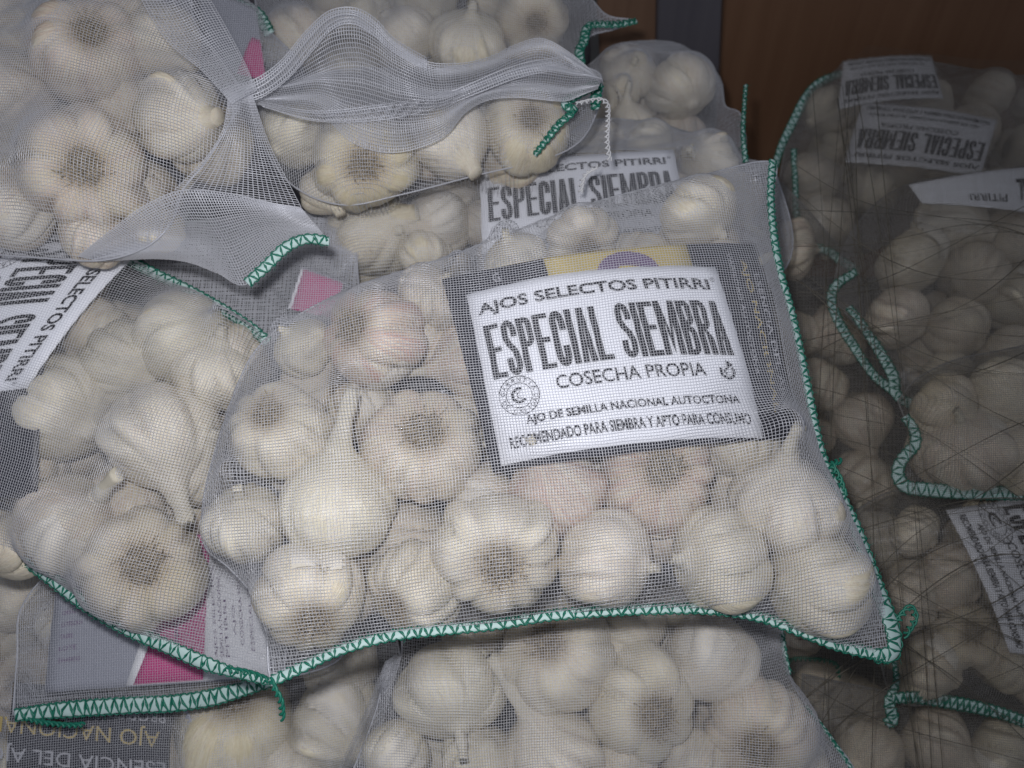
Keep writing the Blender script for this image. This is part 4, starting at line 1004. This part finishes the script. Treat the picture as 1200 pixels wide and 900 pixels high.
# ================================================================== the stack on the right, under dark netting
def rsack(label, c, d, tx, ty, outl, bulbs, grp, hid, fills, ang=0, cards=(), iters=300, wf=.20, **kw):
    S = Sack(label, c, d, tx, ty, outl, ang=ang)
    cs = [Card(S, k, hh, bend=b) for k, hh, b in cards]; S.cards = [k.as_obstacle() for k in cs]
    for k, bq in enumerate(bulbs):
        x, y, dm, face, lab = bq[:5]
        S.bulb(x, y, dm, face, lab, bq[5] if len(bq) > 5 else 0., grp, tint=(RNG.uniform(0, .3), RNG.uniform(.4, .9), RNG.uniform(.1, .5)), neck=bq[6] if len(bq) > 6 else 0, roots=face[0] == 'R')
    S.fill(fills, hid[0], hid[1])
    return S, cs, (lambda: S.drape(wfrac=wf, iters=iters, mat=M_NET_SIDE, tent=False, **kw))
R6, _c, go = rsack('dark net sack deep in the gap beside the front sack', (980, 520), .680, 5, -8,
    [(890, 190), (950, 250), (1010, 330), (1070, 470), (1075, 600), (1075, 760), (1040, 930), (880, 930), (870, 600), (880, 350)],
    [(985, 630, 80, ('S', .3, .2), 'dark bulb in the gap right of the front sack hem'), (960, 820, 84, ('S', .3, .2), 'dark bulb in the gap below the front sack corner'),
     (1010, 830, 70, ('S', -.3, .2), 'dark bulb left of the hooked green hem')], 'dark bulbs in the gap', ('garlic bulb in the dark of the gap beside the front sack', 'hidden bulbs in the gap'), [(-.006, .026, 22)])
go()
R6.tail([(922, 775, .02), (940, 772, .02), (978, 778, .02), (982, 800, .015)], r=.0013)
R1, cs, go = rsack('topmost sack of the right stack, two upside down labels showing', (1090, 160), .770, 26, 4,
    [(912, 215), (930, 135), (960, 99), (1000, 82), (1050, 68), (1100, 74), (1170, 87), (1260, 105), (1270, 250), (1110, 262), (1000, 300), (945, 290), (918, 255)],
    [(1085, 125, 66, ('S', .3, .2), 'dim bulb between the two upside down labels'), (1160, 112, 60, ('S', .3, .2), 'dim bulb right of the upper upside down label'),
     (1060, 200, 70, ('S', .3, .2), 'dim bulb below the lower upside down label'), (1110, 212, 64, ('S', -.3, .2), 'dim bulb below the middle of the lower upside down label'),
     (1020, 225, 60, ('S', -.3, .2), 'dim bulb on the left slope of the topmost right sack'), (970, 130, 60, ('S', -.3, .2), 'dim bulb behind the green hem of the topmost right sack'),
     (1010, 130, 62, ('S', .3, -.2), 'dim bulb left of the upper upside down label')],
    'garlic bulbs in the topmost right sack', ('garlic bulb mostly hidden in the topmost sack of the right stack', 'hidden bulbs of the topmost right sack'), [(-.008, .026, 22), (-.04, .026, 8)], wf=.36,
    cards=[([(1150, 205), (992, 186), (1012, 118), (1172, 136)], .030, .003), ([(1108, 112), (985, 122), (990, 70), (1095, 62)], .031, .004)])
for cc, lab in zip(cs, ('white label upside down on the topmost right sack, lower of two', 'white label upside down at the upper rim of the topmost right sack')):
    st = cc.quad(0, 0, 1, 1, 0, M_STICK, 'paper_label'); tag(st, lab, 'label', 'white paper labels'); print_on(cc, st, cc.org, .0009, None, False)
go()
R1.hem([(1004, 80, .6, .004), (975, 90, .8, .004), (957, 100, 1., .004), (942, 118, 1., .004), (928, 145, .9, .002), (916, 170, .8, 0), (908, 195, .8, 0)], width=.0085, pitch=.0072, tilt=-20)
R1.hem([(930, 175, .5, .006), (932, 215, .5, .006), (934, 255, .6, .006), (944, 285, .8, .008), (968, 293, .9, .01), (985, 305, .9, .012), (1006, 318, .9, .012)], width=.0080, tilt=20)
R2, cs, go = rsack('second sack from the top of the right stack, pale bulbs and a zigzag hem', (1120, 320), .670, 12, 4,
    [(975, 350), (985, 300), (1010, 255), (1060, 218), (1140, 205), (1280, 210), (1280, 470), (1120, 478), (1072, 482), (1045, 445), (1010, 390)],
    [(1112, 257, 88, ('S', .6, .2), 'pale bulb of two cloves under the folded label'), (1185, 280, 78, ('S', .4, .3), 'bulb at the right frame edge level with the pale double bulb', .0),
     (1068, 308, 84, ('S', .5, .4), 'ribbed bulb below left of the pale double bulb'), (1142, 322, 80, ('S', -.3, .2), 'bulb below the pale double bulb'),
     (1052, 372, 76, ('S', .3, .2), 'bulb above the zigzag green hem'), (1120, 385, 80, ('S', .3, .2), 'bulb in the lower middle of the second right sack'), (1185, 352, 74, ('S', .3, .2), 'bulb at the right frame edge in the second right sack'),
     (1180, 420, 80, ('S', .3, .2), 'lowest bulb at the right frame edge of the second right sack'), (1110, 440, 66, ('S', .3, .2), 'bulb low in the second right sack near the hem end')],
    'garlic bulbs in the second right sack', ('garlic bulb mostly hidden in the second sack of the right stack', 'hidden bulbs of the second right sack'), [(-.010, .025, 14), (-.04, .026, 6)], wf=.25,
    cards=[([(1070, 212), (1240, 190), (1240, 252), (1085, 235)], .034, .006)])
st = cs[0].quad(0, 0, 1, 1, 0, M_STICK, 'paper_label', n=10); tag(st, 'creased white label at the right frame edge above the pale double bulb', 'label', 'white paper labels')
cs[0].print_([('PITIRRI', .35, .62, .62, .82, 0, 180), ('ESPECIAL', .70, 1.1, .25, .75, .02, 180)], .0006, M_INK, st)
go()
R2.hem([(1004, 318, .6, .010), (982, 332, .8, .008), (974, 350, .9, .006), (983, 378, .9, .006), (998, 402, .9, .006), (1012, 424, .8, .006), (1026, 442, .8, .008), (1046, 458, .8, .010)], width=.0085, pitch=.0052)
R2.hem([(994, 360, .6, .010), (1008, 378, .8, .012), (1028, 408, .9, .012), (1046, 440, 1., .012), (1050, 462, .9, .012), (1075, 478, 1., .012)], width=.0090, pitch=.0052)
R3, cs, go = rsack('third sack of the right stack with a straight green hem along its bottom', (1140, 520), .600, 8, 3,
    [(1052, 470), (1080, 440), (1150, 415), (1290, 410), (1290, 580), (1200, 583), (1090, 577), (1060, 572), (1052, 556), (1072, 522), (1062, 495)],
    [(1128, 548, 112, ('S', -.1, -.7), 'large ribbed bulb above the straight green hem', .0, .3), (1195, 530, 100, ('S', .3, -.3), 'reddish bulb at the right frame edge above the straight hem'),
     (1105, 478, 76, ('S', .3, .2), 'bulb at the top left of the third right sack'), (1170, 462, 84, ('S', .3, .2), 'bulb at the top right of the third right sack')],
    'garlic bulbs in the third right sack', ('garlic bulb mostly hidden in the third sack of the right stack', 'hidden bulbs of the third right sack'), [(-.012, .026, 8)])
go()
R3.hem([(1060, 488, .7, .004), (1070, 502, .8, .004), (1072, 520, .9, .004), (1056, 540, .9, .004), (1052, 556, 1., .004), (1062, 570, 1.1, .004), (1090, 574, 1.2, .004), (1140, 577, 1.2, .004), (1210, 578, 1.2, .004), (1250, 578, 1.2, .004)], width=.0085, pitch=.0072, tilt=15)
R4, cs, go = rsack('fourth sack of the right stack with a sideways label at the frame edge', (1120, 710), .610, 8, 2,
    [(1000, 600), (1050, 575), (1120, 585), (1290, 590), (1290, 850), (1200, 838), (1120, 826), (1052, 822), (1030, 770), (1010, 700)],
    [(1110, 678, 84, ('S', .3, .2), 'bulb left of the sideways label in the fourth right sack'), (1064, 705, 76, ('S', .3, .2), 'bulb right of the front sack corner in the fourth sack'), (1072, 622, 60, ('S', .3, .2), 'small bulb under the straight green hem'),
     (1132, 742, 76, ('R', .3, .0), 'bulb with whitish roots below the sideways label', .006), (1180, 772, 84, ('S', .3, -.2), 'bulb at the right frame edge below the sideways label'), (1090, 780, 84, ('S', .3, .2), 'bulb above the hooked green hem'),
     (1150, 618, 70, ('S', .3, .2), 'bulb between the straight hem and the sideways label')],
    'garlic bulbs in the fourth right sack', ('garlic bulb mostly hidden in the fourth sack of the right stack', 'hidden bulbs of the fourth right sack'), [(-.010, .026, 14), (-.04, .026, 6)],
    cards=[([(1325, 575), (1395, 745), (1197, 735), (1120, 627)], .032, .004)])
cs[0].C = np.array([R4.uv(*p, .032)[:2] for p in ((1238, 560), (1300, 765), (1172, 730), (1118, 600))])
cs[0].C = np.array([R4.uv(*p, .032)[:2] for p in ((1250, 575), (1330, 785), (1185, 765), (1118, 598))])
st = cs[0].quad(0, 0, 1, 1, 0, M_STICK, 'paper_label'); tag(st, 'white label turned on its side at the right frame edge', 'label', 'white paper labels'); print_on(cs[0], st, cs[0].org, .0009)
go()
R4.hem([(1048, 775, .4, .006), (1050, 800, .5, .006), (1042, 822, .9, .006), (1046, 842, 1., .004), (1038, 848, .9, .002)], width=.0085, pitch=.0050, green=1.2)
R4.hem([(1046, 818, .8, .008), (1075, 817, 1., .008), (1110, 822, 1.05, .008), (1150, 830, 1., .008), (1180, 838, .9, .008), (1230, 858, .9, .008)], width=.0095, pitch=.0045, tilt=20, green=1.3)
R5, cs, go = rsack('lowest sack of the right stack, cut by the lower frame edge', (1110, 880), .625, 6, 2,
    [(940, 790), (1040, 810), (1120, 822), (1290, 850), (1290, 990), (950, 990)],
    [(1095, 868, 84, ('S', .3, .2), 'orange tinged bulb below the hooked green hem'), (1020, 880, 80, ('S', -.3, .2), 'bulb at the lower frame edge left of the orange tinged one'), (1170, 880, 84, ('S', .3, .2), 'bulb in the bottom right corner of the frame')],
    'garlic bulbs in the lowest right sack', ('garlic bulb mostly hidden in the lowest sack of the right stack', 'hidden bulbs of the lowest right sack'), [(-.008, .026, 12)])
go()
# torn dark netting pulled over the stack: a fine sheet of it and the thicker strands
parts = []
rs = np.random.default_rng(5)
DY = [(-60, .665), (60, .655), (200, .628), (320, .592), (440, .565), (540, .552), (640, .556), (720, .560), (930, .572), (1000, .58)]
LX = [(-60, 1060), (60, 1020), (100, 975), (150, 945), (220, 926), (1000, 926)]
yy = np.arange(62, 985, 2.5); xx = np.linspace(0, 1, 146)
dd = np.interp(yy, *zip(*DY)); lx = np.interp(yy, *zip(*LX))
G_ = np.zeros((len(yy), len(xx), 3))
for i_, (y, d_, l_) in enumerate(zip(yy, dd, lx)):
    x = l_+(1275-l_)*xx
    dw = d_+.006*np.sin(x*.021+y*.012)+.004*np.sin(x*.05-y*.031)+.0025*np.sin(y*.11+x*.02)
    yw = y+9*np.sin(x*.017+y*.006)
    G_[i_] = np.array([P(a, b, c) for a, b, c in zip(x, yw, dw)])
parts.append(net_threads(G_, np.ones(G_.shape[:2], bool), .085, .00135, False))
def strand(a, b, off, sag, r):
    t = np.linspace(0, 1, 22); n1, n2, n3 = rs.normal(size=3)
    px = a[0]+(b[0]-a[0])*t + 14*n1*np.sin(math.pi*t)+5*n2*np.sin(5*t+n1); py = a[1]+(b[1]-a[1])*t + sag*np.sin(math.pi*t) + 6*n2*np.sin(2*math.pi*t)+4*n3*np.sin(8*t+n2)
    dep = np.interp(py, *zip(*DY))+off+.006*np.sin(px*.021+py*.012)
    p = np.array([P(x, y, d) for x, y, d in zip(px, py, dep)]); parts.append(tube(p, r*(1+.3*np.sin(9*t+n1)), 4))
for k in range(14):        # fanning out from behind the front sack
    y = rs.uniform(330, 760); strand((905+(y-330)*.24, y), (1262, y+rs.uniform(-170, 230)), -.003, rs.normal()*24, rs.uniform(.00016, .00036))
for k in range(9):        # running down the gap
    x = rs.uniform(945, 1050); strand((x, rs.uniform(95, 150)), (x+rs.uniform(-30, 130), 985), -.002, rs.normal()*16, rs.uniform(.00016, .00034))
for k in range(12):        # crossing the upper sacks
    strand((932, rs.uniform(180, 420)), (1262, rs.uniform(200, 560)), -.002, rs.normal()*30, rs.uniform(.00016, .00034))
for k in range(12):        # lower right
    strand((932, rs.uniform(640, 960)), (1262, rs.uniform(560, 960)), -.003, rs.normal()*30, rs.uniform(.00016, .00036))
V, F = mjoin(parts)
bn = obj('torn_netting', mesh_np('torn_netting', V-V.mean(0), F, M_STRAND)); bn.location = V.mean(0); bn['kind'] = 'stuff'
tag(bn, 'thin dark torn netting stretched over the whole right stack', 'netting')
